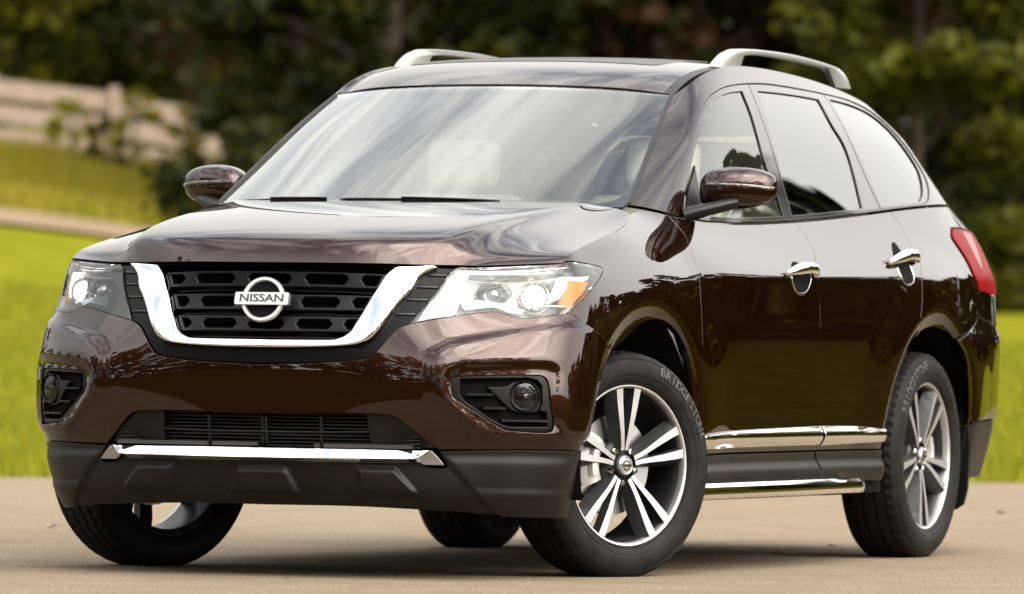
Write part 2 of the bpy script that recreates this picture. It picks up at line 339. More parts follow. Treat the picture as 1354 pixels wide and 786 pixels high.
# ---------------------------------------------------------------- panels trimmed out of the body surfaces
class Chart:
    """Nearly metric coordinates on a surface's (s, t) domain."""
    def __init__(c, sf):
        ks = np.arange(sf.C); kt = np.arange(sf.R); g = np.array([[sf.N[i, j] for j in kt] for i in ks])
        ds = np.linalg.norm(np.diff(g, axis=0), axis=2).mean(1); dt = np.linalg.norm(np.diff(g, axis=1), axis=2).mean(0)
        c.s = ks.astype(float); c.a = np.r_[0, np.cumsum(ds)]; c.t = kt.astype(float); c.b = np.r_[0, np.cumsum(dt)]
    @staticmethod
    def _ext(x, xp, fp):
        y = np.interp(x, xp, fp)
        y = np.where(x < xp[0], fp[0] + (x - xp[0]) * (fp[1] - fp[0]) / (xp[1] - xp[0]), y)
        return np.where(x > xp[-1], fp[-1] + (x - xp[-1]) * (fp[-1] - fp[-2]) / (xp[-1] - xp[-2]), y)
    def fwd(c, st): return np.stack([c._ext(st[:, 0], c.s, c.a), c._ext(st[:, 1], c.t, c.b)], 1)
    def inv(c, ab): return np.stack([c._ext(ab[:, 0], c.a, c.s), c._ext(ab[:, 1], c.b, c.t)], 1)
CH = {id(q): Chart(q) for q in (W, G, H, S, R)}
def crv(pts, n=8):
    """Catmull-Rom through the points."""
    p = np.array(pts, float)
    if len(p) == 2: return p
    q = np.vstack([2 * p[0] - p[1], p, 2 * p[-1] - p[-2]]); o = []
    for i in range(1, len(q) - 2):
        a, b, c, d = q[i - 1:i + 3]
        for j in range(n):
            t = j / n; o.append(.5 * (2 * b + (c - a) * t + (2 * a - 5 * b + 4 * c - d) * t * t + (3 * b - a - 3 * c + d) * t ** 3))
    return np.array(o + [p[-1]])
def loop(*segs):
    """Closed outline from curve pieces joined end to start (each piece smooth, the joints sharp)."""
    out = []
    for g in segs:
        g = crv(g); out += list(g[:-1]) if out and np.linalg.norm(np.array(out[-1]) - g[0]) > 1e-9 or not out else list(g[1:-1])
        out.append(g[-1])
    o = [out[0]]
    for p in out[1:]:
        if np.linalg.norm(p - o[-1]) > 1e-6: o.append(p)
    if np.linalg.norm(o[0] - o[-1]) < 1e-6: o.pop()
    return np.array(o)
def rev(c): return list(c)[::-1]
def resample(ab, h):
    o = []
    for i in range(len(ab)):
        p, q = ab[i], ab[(i + 1) % len(ab)]; n = max(1, int(math.ceil(np.linalg.norm(q - p) / h)))
        o += [p + (q - p) * k / n for k in range(n)]
    return np.array(o)
def area2(p): return float(np.sum(p[:, 0] * np.roll(p[:, 1], -1) - np.roll(p[:, 0], -1) * p[:, 1]))
def inside(pts, poly):
    x, y = pts[:, 0], pts[:, 1]; c = np.zeros(len(pts), bool); n = len(poly)
    for i in range(n):
        x1, y1 = poly[i]; x2, y2 = poly[(i + 1) % n]
        if y1 == y2: continue
        m_ = ((y1 > y) != (y2 > y)) & (x < (x2 - x1) * (y - y1) / (y2 - y1) + x1); c ^= m_
    return c
def dist_poly(pts, poly):
    d = np.full(len(pts), 1e9)
    for i in range(len(poly)):
        a = poly[i]; b = poly[(i + 1) % len(poly)]; e = b - a; l = e @ e + 1e-12
        k = np.clip(((pts - a) @ e) / l, 0, 1); d = np.minimum(d, np.linalg.norm(pts - a - k[:, None] * e, axis=1))
    return d
def panel(sf, outer, holes=(), h=.02, off=0.0, inset=.0018, depth=.012, mirror_weld=False, roll=.0014):
    """Mesh of the part of surface sf inside the outline: V, F, N. Edges roll over and turn in by depth (negative: walls out to just under the body surface)."""
    ch = CH[id(sf)]; loops = []
    for k, l in enumerate([outer, *holes]):
        ab = ch.fwd(np.array(l, float)); ab = resample(ab, h * .6)
        if (area2(ab) > 0) != (k == 0): ab = ab[::-1]
        loops.append(ab)
    bpts = np.concatenate(loops); lo, hi = bpts.min(0), bpts.max(0)
    gx = np.arange(lo[0] + h / 2, hi[0], h); gy = np.arange(lo[1] + h / 2, hi[1], h)
    g = np.stack(np.meshgrid(gx, gy), -1).reshape(-1, 2)
    if len(g):
        k = inside(g, loops[0])
        for l in loops[1:]: k &= ~inside(g, l)
        g = g[k]
    if len(g):
        k = np.ones(len(g), bool)
        for i in range(0, len(bpts), 400): k &= (np.linalg.norm(g[:, None] - bpts[None, i:i + 400], axis=2).min(1) > h * .45)
        g = g[k]
    ed = []; b = 0
    for l in loops: ed += [(b + i, b + (i + 1) % len(l)) for i in range(len(l))]; b += len(l)
    vs, _, fs, *_ = delaunay_2d_cdt([Vector(p) for p in np.concatenate([bpts, g])], ed, [], 0, 1e-7)
    ab = np.array([tuple(v) for v in vs]); F = np.array([tuple(f) for f in fs])
    c = ab[F].mean(1); k = inside(c, loops[0])
    for l in loops[1:]: k &= ~inside(c, l)
    F = F[k]
    ar = (ab[F[:, 1], 0] - ab[F[:, 0], 0]) * (ab[F[:, 2], 1] - ab[F[:, 0], 1]) - (ab[F[:, 1], 1] - ab[F[:, 0], 1]) * (ab[F[:, 2], 0] - ab[F[:, 0], 0])
    F = F[np.abs(ar) > 1e-10]; ar = ar[np.abs(ar) > 1e-10]; F[ar < 0] = F[ar < 0][:, ::-1]
    used = np.unique(F); mp_ = -np.ones(len(ab), int); mp_[used] = np.arange(len(used)); F = mp_[F]; ab = ab[used]
    st = ch.inv(ab); P = sf.at(st[:, 0], st[:, 1]); N = sf.normal(st[:, 0], st[:, 1])
    P0, N0 = P, N
    P = P + N * (off(P, ab)[:, None] if callable(off) else off)
    if callable(off):       # an offset that varies bends the surface: take the normals from the mesh
        fn = np.cross(P[F[:, 1]] - P[F[:, 0]], P[F[:, 2]] - P[F[:, 0]]); N = np.zeros_like(P)
        for i in range(3): np.add.at(N, F[:, i], fn)
        N /= np.linalg.norm(N, axis=1)[:, None] + 1e-15
    seam = (np.abs(st[:, 0]) < 1e-4) if mirror_weld else np.zeros(len(st), bool)
    if mirror_weld: P[seam, 1] = 0; N[seam, 1] = 0; N[seam] /= np.linalg.norm(N[seam], axis=1)[:, None] + 1e-12
    E = set()
    for f in F:
        for i in range(3):
            e = (int(f[i]), int(f[(i + 1) % 3]))
            if (e[1], e[0]) in E: E.discard((e[1], e[0]))
            else: E.add(e)
    E = [e for e in E if not (seam[e[0]] and seam[e[1]])]
    ind = np.zeros_like(P)
    for a, b2 in E:
        t = P[b2] - P[a]; t /= np.linalg.norm(t) + 1e-12
        for v in (a, b2):
            w = np.cross(N[v], t); ind[v] += w / (np.linalg.norm(w) + 1e-12)
    bv = sorted({v for e in E for v in e})
    nl = np.linalg.norm(ind, axis=1); nl[nl == 0] = 1; ind /= nl[:, None]; ind[seam, 1] = 0
    P[bv] += ind[bv] * inset
    V = [P]; NN = [N]; FF = [tuple(f) for f in F]
    if depth:
        ix = {v: i for i, v in enumerate(bv)}; n0, nb = len(P), len(bv)
        out = -ind[bv]; nn = N[bv]
        r = [P[bv] + out * roll * .7 - nn * roll * .5, P[bv] + out * roll - nn * roll * 1.6, P[bv] + out * roll - nn * depth] if depth > 0 else [P0[bv] + N0[bv] * (-.003)]
        rn = [out * .6 + nn * .6, out, out] if depth > 0 else [ind[bv]]
        for q, qn in zip(r, rn): V.append(q); NN.append(qn / (np.linalg.norm(qn, axis=1)[:, None] + 1e-12))
        for k in range(len(r)):
            for a, b2 in E:
                ia, ib = ix[a], ix[b2]
                pa, pb = (a, b2) if k == 0 else (n0 + (k - 1) * nb + ia, n0 + (k - 1) * nb + ib)
                FF.append((pb, pa, n0 + k * nb + ia, n0 + k * nb + ib))
    V = np.concatenate(V); NN = np.concatenate(NN)
    if mirror_weld:
        n = len(V); on = np.abs(V[:, 1]) < 1e-7; idx = np.where(on, np.arange(n), 0); keep = ~on
        idx[keep] = n + np.arange(keep.sum())
        V = np.concatenate([V, V[keep] * [1, -1, 1]]); NN = np.concatenate([NN, NN[keep] * [1, -1, 1]])
        FF += [tuple(int(idx[i]) for i in f)[::-1] for f in FF]
    return V, FF, NN
def pt(sf, s, t, off=0.0):
    p = sf.at([s], [t])[0]; n = sf.normal([s], [t])[0]; return Vector(p + n * off), Vector(n)

# outlines of panels and lamps,in the body surfaces' own (s,t) units
C = {
 'bump_top': [(0.079,4.689),(0.754,4.767),(1.107,4.868),(1.287,4.975),(1.405,5.26),(1.497,5.553),(1.596,5.838),(1.682,5.98),(1.78,6.073)],
 'hl_bot': [(1.78,6.073),(2.296,6.329),(2.784,6.504),(3.113,6.561),(3.341,6.465),(3.592,6.354),(3.812,6.32),(4.293,6.388),(5.023,6.552)],
 'seam_fb': [(5.023,6.552),(5.282,6.322),(5.659,5.94),(6.144,5.452),(6.306,5.339)],
 'clad': [(5.807,1.951),(5.131,2.081),(4.693,2.106),(3.194,2.081),(2.127,2.058)],
 'int_side': [(2.123,2.063),(1.964,2.418),(1.8,2.82),(1.657,3.139),(1.53,3.277),(1.347,3.319)],
 'int_top': [(1.347,3.319),(0.75,3.322),(0.083,3.295)],
 'fog': [(2.38,4.388),(3.116,4.441),(4.152,4.447),(4.349,4.419),(4.464,4.315),(4.517,4.133),(4.55,3.79),(4.504,2.862),(3.484,2.845),(3.3,2.924),(3.095,3.089),(2.492,3.678),(2.406,3.794),(2.385,3.915)],
 'cheek': [(2.055,5.037),(2.175,5.293),(2.474,5.54),(3.432,5.858),(4.52,6.073),(5.302,6.182)],
 'cheek2': [(2.055,5.037),(2.014,4.564),(2.007,3.989),(2.041,3.712),(2.407,3.312),(2.991,2.527),(3.272,2.425),(4.695,2.468)],
 'hl_out': [(5.023,6.552),(5.346,7.105),(5.693,7.702),(6.053,8.591),(6.208,9.178),(6.182,9.503),(5.979,9.834)],
 'hl_top': [(5.979,9.834),(5.027,10.747),(3.872,11.166),(2.324,10.723)],
 'hl_in': [(2.324,10.723),(2.041,7.418),(1.78,6.073)],
 'door1': [(8.875,10.29),(8.729,9.893),(8.631,9.435),(8.556,8.934),(8.497,7.471),(8.47,6.355),(8.475,5.055),(8.641,3.439)],
 'door2': [(11.012,10.805),(11.06,10.278),(11.063,9.854),(10.958,8.943),(10.972,7.207),(10.978,5.523),(11.012,4.087),(11.059,2.844)],
 'door3': [(12.577,10.956),(12.688,10.514),(12.713,10.178),(12.753,9.714),(12.772,9.378),(12.68,8.591),(12.638,7.468),(12.588,6.575),(12.648,6.011)],
 'rbump': [(13.448,5.743),(13.701,6.011),(14.037,6.426),(14.111,6.7)],
 'tail2': [(13.952,10.314),(13.855,10.051),(13.924,9.799),(14.072,9.361),(14.145,8.734),(14.216,7.83)],
 'V_out': [(2.002,10.095),(1.808,8.82),(1.716,7.545),(1.502,6.27),(1.349,5.669),(1.23,5.449),(1.031,5.324),(0.559,5.253),(0.067,5.228)],
 'V_in': [(1.459,10.122),(1.391,9.105),(1.233,6.938),(1.099,5.993),(1.025,5.712),(0.928,5.574),(0.829,5.515),(0.478,5.505),(0.059,5.502)],
 'V_tip': [(2.007,10.679),(2.002,10.095)],
 'vent': [(2.039,9.16),(2.192,9.172),(1.854,7.702),(1.98,7.712),(1.724,6.642),(1.855,6.647),(1.592,6.038),(1.731,6.042)],
 'bar_top': [(0.072,2.055),(0.908,2.052),(1.719,2.036),(2.025,2.04)],
 'bar_bot': [(0.066,1.791),(0.904,1.786),(1.624,1.77),(1.799,1.755),(1.925,1.604),(2.241,1.592)],
 'trap1': [(1.082,1.528),(1.569,1.523),(1.897,0.727),(1.123,0.75)],
 'amber': [(5.071,8.732),(5.856,8.496),(5.537,7.545),(5.052,6.847),(4.761,6.884)],
 'drl': [(4.809,9.085),(5.979,9.037),(5.892,8.773),(5.135,8.724),(4.761,7.359),(4.509,7.156)],
 'handle1': [(10.542,8.954),(10.666,9.323),(10.783,9.627),(10.817,9.432),(10.926,9.256),(10.826,8.638),(10.738,7.901),(10.67,7.729),(10.569,7.929)],
 'handle2': [(12.162,9.366),(12.291,9.576),(12.389,9.697),(12.484,9.556),(12.689,9.484),(12.619,9.227),(12.432,8.848),(12.331,8.615),(12.205,8.764)],
 'fuel': [(13.573,8.829),(13.904,8.868),(13.843,6.984),(13.727,6.595),(13.498,6.588)],
 'dlo_bot': [(6.452,-0.008),(5.566,0.048),(5.228,0.025),(4.779,-0.026),(4.265,-0.022),(3.637,-0.01),(3.306,-0.011),(2.688,-0.054),(2.294,-0.064),(1.91,-0.027)],
 'dlo_top': [(1.841,0.021),(1.723,0.519),(1.756,1.132),(1.988,1.7),(2.153,2.162),(2.414,2.395),(2.883,2.522),(3.314,2.565),(3.7,2.593),(4.191,2.621),(4.822,2.628),(5.392,2.656),(6.104,2.714),(7.167,2.809),(7.277,1.975),(7.232,1.117),(7.085,0.654),(6.702,0.198),(6.452,-0.008)],
 'glass1': [(2.005,-0.011),(1.886,0.206),(1.863,0.653),(1.969,1.132),(2.215,1.79),(2.496,2.213),(2.822,2.358),(3.185,2.416),(3.492,2.439)],
 'glass1b': [(3.492,2.439),(3.588,1.99),(3.68,1.134),(3.806,0.466),(3.864,0.063)],
 'glass1c': [(3.864,0.063),(3.277,0.064),(2.55,0.011),(2.005,-0.011)],
 'glass2a': [(3.991,0.073),(3.907,1.131),(3.871,2.453)],
 'glass2b': [(3.871,2.453),(4.467,2.458),(5.154,2.468)],
 'glass2c': [(5.154,2.468),(5.132,1.899),(5.194,1.304),(5.098,0.101)],
 'glass2d': [(5.098,0.101),(4.565,0.071),(3.991,0.073)],
 'gapB': [(3.695,2.569),(3.867,1.132),(3.977,0.053)],
 'gapC': [(5.375,2.631),(5.347,1.068),(5.424,0.041)],
}

# ---------------------------------------------------------------- the car
car = tag(empty('suv'), 'dark brown metallic seven seat SUV with chrome grille parked on the pale road', 'car')
FARCH = [(5.40,-.1),(5.46,.82),(5.60,1.95),(5.64,2.42),(5.77,3.25),(5.91,3.93),(6.06,4.54),(6.306,5.339),(6.6,5.72),(6.87,6.18),(7.15,6.39),(7.43,6.26),(7.77,5.71),(8.11,4.87),(8.32,3.9),(8.43,2.9),(8.50,1.9),(8.52,.8)]
RARCH = [(12.04,1.0),(12.06,1.85),(12.11,2.75),(12.18,3.75),(12.29,4.7),(12.41,5.42),(12.6,5.98),(12.98,6.24),(13.26,6.06),(13.46,5.74),(13.68,5.12),(13.82,4.19),(13.91,3.41),(13.95,2.76),(13.96,1.9),(13.95,.9)]
TOP = 10.97
DTOP = [C['dlo_top'][i] for i in range(13)] + [(6.75,2.66),(7.08,2.45),(7.22,1.975),(7.22,1.117),(7.085,.654),(6.70,.198),(6.452,-.008)]
G3B = [(5.44,2.575),(6.03,2.59),(6.6,2.54),(6.92,2.32),(7.05,1.89),(7.05,1.053),(6.88,.68),(6.62,.33),(6.394,.095)]
def sub(c, lo, hi, k=0): return [p for p in c if lo <= p[k] <= hi]
def mk(name, sf, outer, m, parent=None, **k):
    V, F, N = panel(sf, outer, **k); return mesh_obj(name, V, F, m, parent or car, N)
def mk2(name, sf, outer, m, parent=None, **k):
    V, F, N = panel(sf, outer, **k); return both(name, V, F, m, parent or car, N)
wch = CH[id(W)]
def sd(poly):   # signed distance to a W outline, positive inside, in chart metres
    q = wch.fwd(np.array(poly, float)); q = resample(q, .03)
    return lambda ab: np.where(inside(ab, q), 1, -1) * dist_poly(ab, q)
# --- front bumper
bt = [(0, 4.68)] + C['bump_top'][1:]
cheek = loop(C['cheek'] + [(6.4,6.2)], [(6.4,6.2),(6.4,2.3)], [(6.4,2.3),(4.695,2.468)], rev(C['cheek2']))
d_cheek = sd(cheek); d_shelf = sd(loop([(2.55,4.86),(3.595,4.92),(4.275,4.93),(4.60,4.87),(4.80,4.66),(4.86,4.2),(4.83,2.70)], [(4.83,2.70),(3.2,2.66),(2.45,3.45),(2.25,3.95),(2.27,4.5),(2.55,4.86)]))
def bump_off(P, ab):
    c = d_cheek(ab); s_ = d_shelf(ab)
    return .013 * smooth(-.012, .022, c) * smooth(.35, .25, np.abs(ab[:, 0] - wch.fwd(np.array([[3.6, 4.]]))[0, 0]) * .8) - .013 * smooth(-.006, .035, s_)
V, F, N = panel(W, loop(bt, C['hl_bot'], C['seam_fb'], [(6.306,5.339),(6.06,4.54),(5.91,3.93),(5.77,3.25),(5.64,2.42),(5.62,1.96)], [(5.62,1.96)] + C['clad'][1:], C['int_side'], C['int_top'][:-1] + [(0,3.295)]),
    [loop(C['fog'] + [C['fog'][0]])], h=.012, off=bump_off, mirror_weld=True, depth=.022)
bumper = mesh_obj('front_bumper', V, F, PAINT, car, N)
# lower bumper: raised pads, ledge and lip
d_t1 = sd(C['trap1']); d_t0 = sd([(-.27,1.50),(.289,1.495),(.42,.707),(-.40,.71)])
bb = [(0, 1.79)] + C['bar_bot'][1:4]
def low_off(P, ab):
    st = wch.inv(ab); s_, t_ = st[:, 0], st[:, 1]
    o = .015 * smooth(0, .012, d_t1(ab)) + .015 * smooth(0, .012, d_t0(ab))
    outer = smooth(-.10, .06, (s_ - 2.12) - (2.0 - t_) * .56)
    return o + outer * (.002 + .009 * smooth(1.92, 1.62, t_) * smooth(5.5, 4.6, s_)) + .007 * smooth(.97, .88, t_) * smooth(2.45, 2.8, s_) * smooth(5.6, 4.8, s_)
mk('lower_bumper', W, loop(bb, [(1.799,1.755),(1.95,1.56),(2.26,1.55),(2.14,2.0)], [(2.14,2.0),(3.194,2.05),(4.693,2.07),(5.131,2.05),(5.61,1.92)], [(5.61,1.92),(5.52,.9),(5.37,-.2)], [(5.353,-.203),(3.46,-.03),(2.34,.035),(1.0,.2),(0,.2)]), CLAD, h=.008, off=low_off, mirror_weld=True, depth=.03)
mk('bumper_trim', W, loop([(0,2.055)] + C['bar_top'][1:3] + [(2.0,2.04)], [(2.0,2.04),(1.795,1.755)], [(1.795,1.755),(1.624,1.77),(.904,1.786),(0,1.79)]), CHROME, h=.014, off=lambda P, ab:   .008 + .022 * smooth(wch.fwd(np.array([[0, 2.05]]))[0, 1], wch.fwd(np.array([[0, 1.79]]))[0, 1], ab[:, 1]), mirror_weld=True, depth=.025)
mk2('trim_end', W, [(2.03,2.03),(2.225,1.60),(1.925,1.60),(1.825,1.735)], mat('brushed_trim_end', (.34, .32, .29), .3, .9), h=.02, off=.012, depth=.02)
# lower intake
intake = mk('lower_intake', W, [(0,3.5),(1.5,3.5),(2.3,1.9),(2.3,1.5),(0,1.5)], DARK, h=.05, off=-.085, mirror_weld=True, depth=-.085)
mk2('intake_corner', W, loop([(1.20,3.30),(1.347,3.30),(1.53,3.25),(1.66,3.1),(1.97,2.4),(2.12,2.06)], [(2.12,2.06),(1.25,2.06)], [(1.25,2.06),(1.20,3.30)]), BLACK, intake, h=.03, off=-.022, depth=.03)
mb = MB()
for t_ in (2.62,): mb.tube([pt(W, s_, t_, -.03)[0] for s_ in np.linspace(0, 1.9, 12)][::-1] + [Vector((p.x, -p.y, p.z)) for p in [pt(W, s_, t_, -.03)[0] for s_ in np.linspace(.15, 1.9, 11)]], .005, 6)
for s_ in (0.02, .66, 1.29):
    for sg in (1, -1): mb.tube([Vector((p.x, p.y * sg, p.z)) for p in [pt(W, s_, t_, -.034)[0] for t_ in np.linspace(2.0, 3.35, 5)]], .006, 6)
mb.build('intake_bar', BLACK, intake)
mb = MB()
for k in range(13):
    z = .405 + k * .0115; mb.box((.90, 0, z), (.01, 1.06 - 0, .0045))
mb.build('radiator', mat('radiator_fins', (.012, .010, .008), .6, .2), intake, smooth_=False)
mb = MB(); mb.box((.925, -.28, .432), (.02, .50, .012)).box((.925, .34, .43), (.02, .34, .012)); mb.build('cross_bar', mat('raw_steel', (.06, .055, .05), .5, .5), intake, smooth_=False)

# --- grille
vout = [(0,5.228)] + rev(C['V_out'])[1:]; vin = [(0,5.503)] + rev(C['V_in'])[1:]
grille = mk('grille', W, loop([(0,4.72)] + [(s_, t_ + .03) for s_, t_ in C['bump_top'][1:]], rev(C['hl_in']), [(2.324,10.70),(2.0,10.82),(1.50,10.93)], [(1.50,10.93),(1.40,9.1),(1.245,6.938),(1.11,5.993),(1.035,5.70),(.93,5.56),(.829,5.50),(.478,5.49),(0,5.49)]), GLOSSB, h=.018, off=-.010, mirror_weld=True, depth=.03)
def yz(c_, n, a=0., b=1.):
    """n points along a W curve, evenly spaced as seen from the front, between the fractions a and b"""
    p = crv(c_, 8); P = W.at(p[:, 0], p[:, 1]); d = np.r_[0, np.cumsum(np.linalg.norm(np.diff(P[:, 1:], axis=0), axis=1))]; d /= d[-1]; q = np.linspace(a, b, n); return np.stack([np.interp(q, d, p[:, 0]), np.interp(q, d, p[:, 1])], 1)
vo = vout[:] + [(1.995,10.30)]; vi = vin[:] + [(1.472,10.40)]
def frac(c_, k):
    P = W.at([p[0] for p in c_], [p[1] for p in c_]); d = np.r_[0, np.cumsum(np.linalg.norm(np.diff(P[:, 1:], axis=0), axis=1))]; return d[k] / d[-1]
ki, ko = [0, 2, 5, len(vi) - 1], [0, 2, 5, len(vo) - 1]
ri_ = np.concatenate([yz(vi, n, frac(vi, ki[j]), frac(vi, ki[j+1]))[(1 if j else 0):] for j, n in enumerate((24, 22, 30))]); ro_ = np.concatenate([yz(vo, n, frac(vo, ko[j]), frac(vo, ko[j+1]))[(1 if j else 0):] for j, n in enumerate((24, 22, 30))])
prof = [(-.02,-.022),(-.015,-.004),(0.,.0045),(.035,.0068),(.09,.0080),(.25,.0105),(.45,.0130),(.65,.0150),(.82,.0160),(.92,.0150),(.975,.0115),(1.0,.007),(1.01,-.006),(1.012,-.022)]
V = []; n = len(ri_); m_ = len(prof)
for r_, o_ in prof:
    st = ri_ + (ro_ - ri_) * r_; st[0, 0] = 0; P = W.at(st[:, 0], st[:, 1]) + W.normal(st[:, 0], st[:, 1]) * o_; P[0, 1] = 0; V.append(P)
V = np.array(V); top_ = V[:, -1] + np.array([-.014, 0, -.002]); V = np.concatenate([V, top_[:, None]], 1); n += 1
Vm = np.concatenate([V[:, ::-1] * [1, -1, 1], V[:, 1:]], 1); n2_ = 2 * n - 1
mb = MB(); mb.add(Vm.reshape(-1, 3), [(i*n2_+k, i*n2_+k+1, (i+1)*n2_+k+1, (i+1)*n2_+k) for i in range(m_-1) for k in range(n2_-1)]); mb.build('grille_chrome', CHROME, grille, sharp=55)
mk('grille_back', W, [(0,5.3),(1.2,5.3),(1.6,8),(1.7,10.9),(0,10.9)], DARK, grille, h=.05, off=-.075, mirror_weld=True, depth=-.07)
def vin_s(t_): return float(np.interp(t_, [p[1] for p in vin], [p[0] for p in vin])) - .015
for t0, t1, pitch, hl, h0, h1 in ((8.10,9.46,.68,.272,8.24,9.30), (6.64,7.42,.62,.247,6.715,7.33), (5.85,6.35,.575,.228,5.90,6.29)):
    tm = (h0 + h1) / 2; e0, e1, em = vin_s(t0), vin_s(t1), vin_s(tm); k_ = .055
    o = [(0,t0),(e0,t0),(em,tm),(e1,t1),(0,t1),(0,h1),(hl-k_,h1),(hl,tm),(hl-k_,h0),(0,h0)]
    hs = [[(pitch-hl,tm),(pitch-hl+k_,h0),(pitch+hl-k_,h0),(pitch+hl,tm),(pitch+hl-k_,h1),(pitch-hl+k_,h1)]]
    a = 2 * pitch - hl
    if a < em - .06: hs.append([(a,tm),(a+k_,h0),(vin_s(h0)-.03,h0),(em-.03,tm),(vin_s(h1)-.03,h1),(a+k_,h1)])
    mk('grille_bar', W, o, BLACK, grille, holes=hs, h=.02, off=-.022, mirror_weld=True, depth=.03, roll=.004)
mb = MB()
for t_ in (7.75, 6.49, 5.65): 
    a_ = [pt(W, s_, t_, -.045)[0] for s_ in np.linspace(0, vin_s(t_), 12)]; mb.tube([Vector((p.x, -p.y, p.z)) for p in a_[::-1]] + a_[1:], .004, 6)
mb.build('rear_slat', BLACK, grille)
for t_ in (9.25, 8.2, 7.15, 6.45):
    for sg in (1, -1):
        sa = float(np.interp(t_, [p[1] for p in rev(C['V_out'])], [p[0] for p in rev(C['V_out'])])) + .03; sb = float(np.interp(t_, [p[1] for p in rev(C['hl_in'])], [p[0] for p in rev(C['hl_in'])])) - .02
        mb = MB(); mb.tube([Vector((p.x, p.y * sg, p.z)) for p in [pt(W, sa + (sb - sa) * q, t_, -.007)[0] for q in (0, .33, .66, 1)]], .0034, 8); mb.build('vent_fin', mat('vent_fin_grey', (.05, .048, .046), .4, .5), grille)
# emblem: ring, bar and lettering
def text_mesh(txt, size, depth, sx=1.0, bold=0.0):
    cu = bpy.data.curves.new('lettering', 'FONT'); cu.body = txt; cu.size = size; cu.extrude = depth; cu.align_x = 'CENTER'; cu.align_y = 'CENTER'; cu.offset = bold; cu.resolution_u = 4
    o = bpy.data.objects.new('lettering', cu); COL.objects.link(o); dg = bpy.context.evaluated_depsgraph_get(); me = bpy.data.meshes.new_from_object(o.evaluated_get(dg))
    V = [(v.co.x * sx, v.co.y, v.co.z) for v in me.vertices]; F = [tuple(p.vertices) for p in me.polygons]
    COL.objects.unlink(o); bpy.data.objects.remove(o); bpy.data.meshes.remove(me); return V, F
ec, en = pt(W, 0.0, 6.94, .014); en = Vector((en.x, 0, en.z)).normalized(); ec.y = 0
ex = Vector((0, 1, 0)); ez = en.cross(ex).normalized(); ez = ez if ez.z > 0 else -ez
def E3(x, z, n): return ec + ex * x + ez * z + en * n      # x runs to the car's left, seen on the right from the front
mb = MB(); rings = []
n = 72
for k in range(n):
    a_ = 2 * math.pi * k / n; rings.append([(R_ * math.cos(a_), R_ * math.sin(a_), d_) for R_, d_ in ((.076,.0),(.0755,.008),(.072,.013),(.064,.013),(.0605,.008),(.060,.0))])
V = [E3(*p) for r_ in rings for p in r_]; F = [(k*6+j, k*6+j+1, ((k+1)%n)*6+j+1, ((k+1)%n)*6+j) for k in range(n) for j in range(5)]
mb.add(V, F)
emblem = mb.build('emblem', SATIN, grille, sharp=40)
mb = MB(); w_, h_ = .095, .0205; c_ = .004
poly = [(-w_+c_,-h_),(w_-c_,-h_),(w_,-h_+c_),(w_,h_-c_),(w_-c_,h_),(-w_+c_,h_),(-w_,h_-c_),(-w_,-h_+c_)]
mb.prism(poly, .019, .0, lambda x, y, z: E3(x, z, y)); mb.build('emblem_bar', SATIN, emblem, sharp=30)
TV, TF = text_mesh('NISSAN', .036, .0008, 1.30, .0006)
mesh_obj('emblem_letters', [E3(x, y, .0195 + z) for x, y, z in TV], TF, LETTER, emblem, smooth_=False)
mb = MB(); mb.prism([(.062 * math.cos(2*math.pi*k/40), .062 * math.sin(2*math.pi*k/40)) for k in range(40)], .003, -.012, lambda x, y, z: E3(x, z, y)); mb.build('emblem_back', DARK, emblem, sharp=30)

# --- fog lamp pods
k_ = .22157
FOGO = [(2.52,4.32),(3.95,4.38),(4.22,4.31),(4.36,4.13),(4.36,3.62),(4.27,3.46),(4.46,3.42),(4.45,2.95),(3.48,2.93),(3.32,3.0),(2.58,3.68),(2.50,3.86)]
fogs = mk2('fog_lamp', W, loop(C['fog'] + [C['fog'][0]]), CLAD, holes=[FOGO], h=.014, off=-.006, depth=.05, roll=.003)
fp = (fogs[0], fogs[1])
V, F, N = panel(W, loop(C['fog'] + [C['fog'][0]]), h=.03, off=-.055, depth=-.05); both('fog_back', V, F, DARK, fp, N)
fc, fn = pt(W, 3.90, 3.84, -.012)
fn = (fn + Vector((.55, 0, 0))).normalized(); fx = Vector((0, 0, 1)).cross(fn).normalized(); fz = fn.cross(fx)
def F3(x, y, z): return fc + fx * x + fz * z + fn * y
V, F, N = panel(W, loop([(3.05,4.05),(3.45,4.08),(3.62,4.20),(3.85,4.25),(4.13,4.18),(4.32,4.0),(4.34,3.6),(4.22,3.42),(3.75,3.40),(3.5,3.52),(3.05,4.05)]), h=.012, off=-.016, depth=.03, roll=.004)
both('lamp_pod', V, F, CLAD, fp, N)
def disc(prof, n=32): 
    mb = MB(); V = []; F = []
    for y, r_ in prof: V += [F3(r_ * math.cos(2*math.pi*k/n), y, r_ * math.sin(2*math.pi*k/n)) for k in range(n)]
    for i in range(len(prof)-1): F += [(i*n+k, i*n+(k+1)%n, (i+1)*n+(k+1)%n, (i+1)*n+k) for k in range(n)]
    mb.add(V, F); return mb
both_mb('lamp_ring', disc([(-.03,.050),(.006,.050),(.010,.047),(.006,.0415),(-.02,.040)]), GLOSSB, fp, 40)
both_mb('lamp_bowl', disc([(.0,.0415),(-.014,.037),(-.030,.024),(-.034,.014),(-.012,.0135),(-.006,.010),(-.004,.001)]), mat('fog_reflector', (.62, .62, .62), .12, 1.0), fp, 40)
both_mb('lamp_lens', disc([(.003,.0415),(.0055,.034),(.008,.018),(.0085,.001)]), LENS, fp, 60)
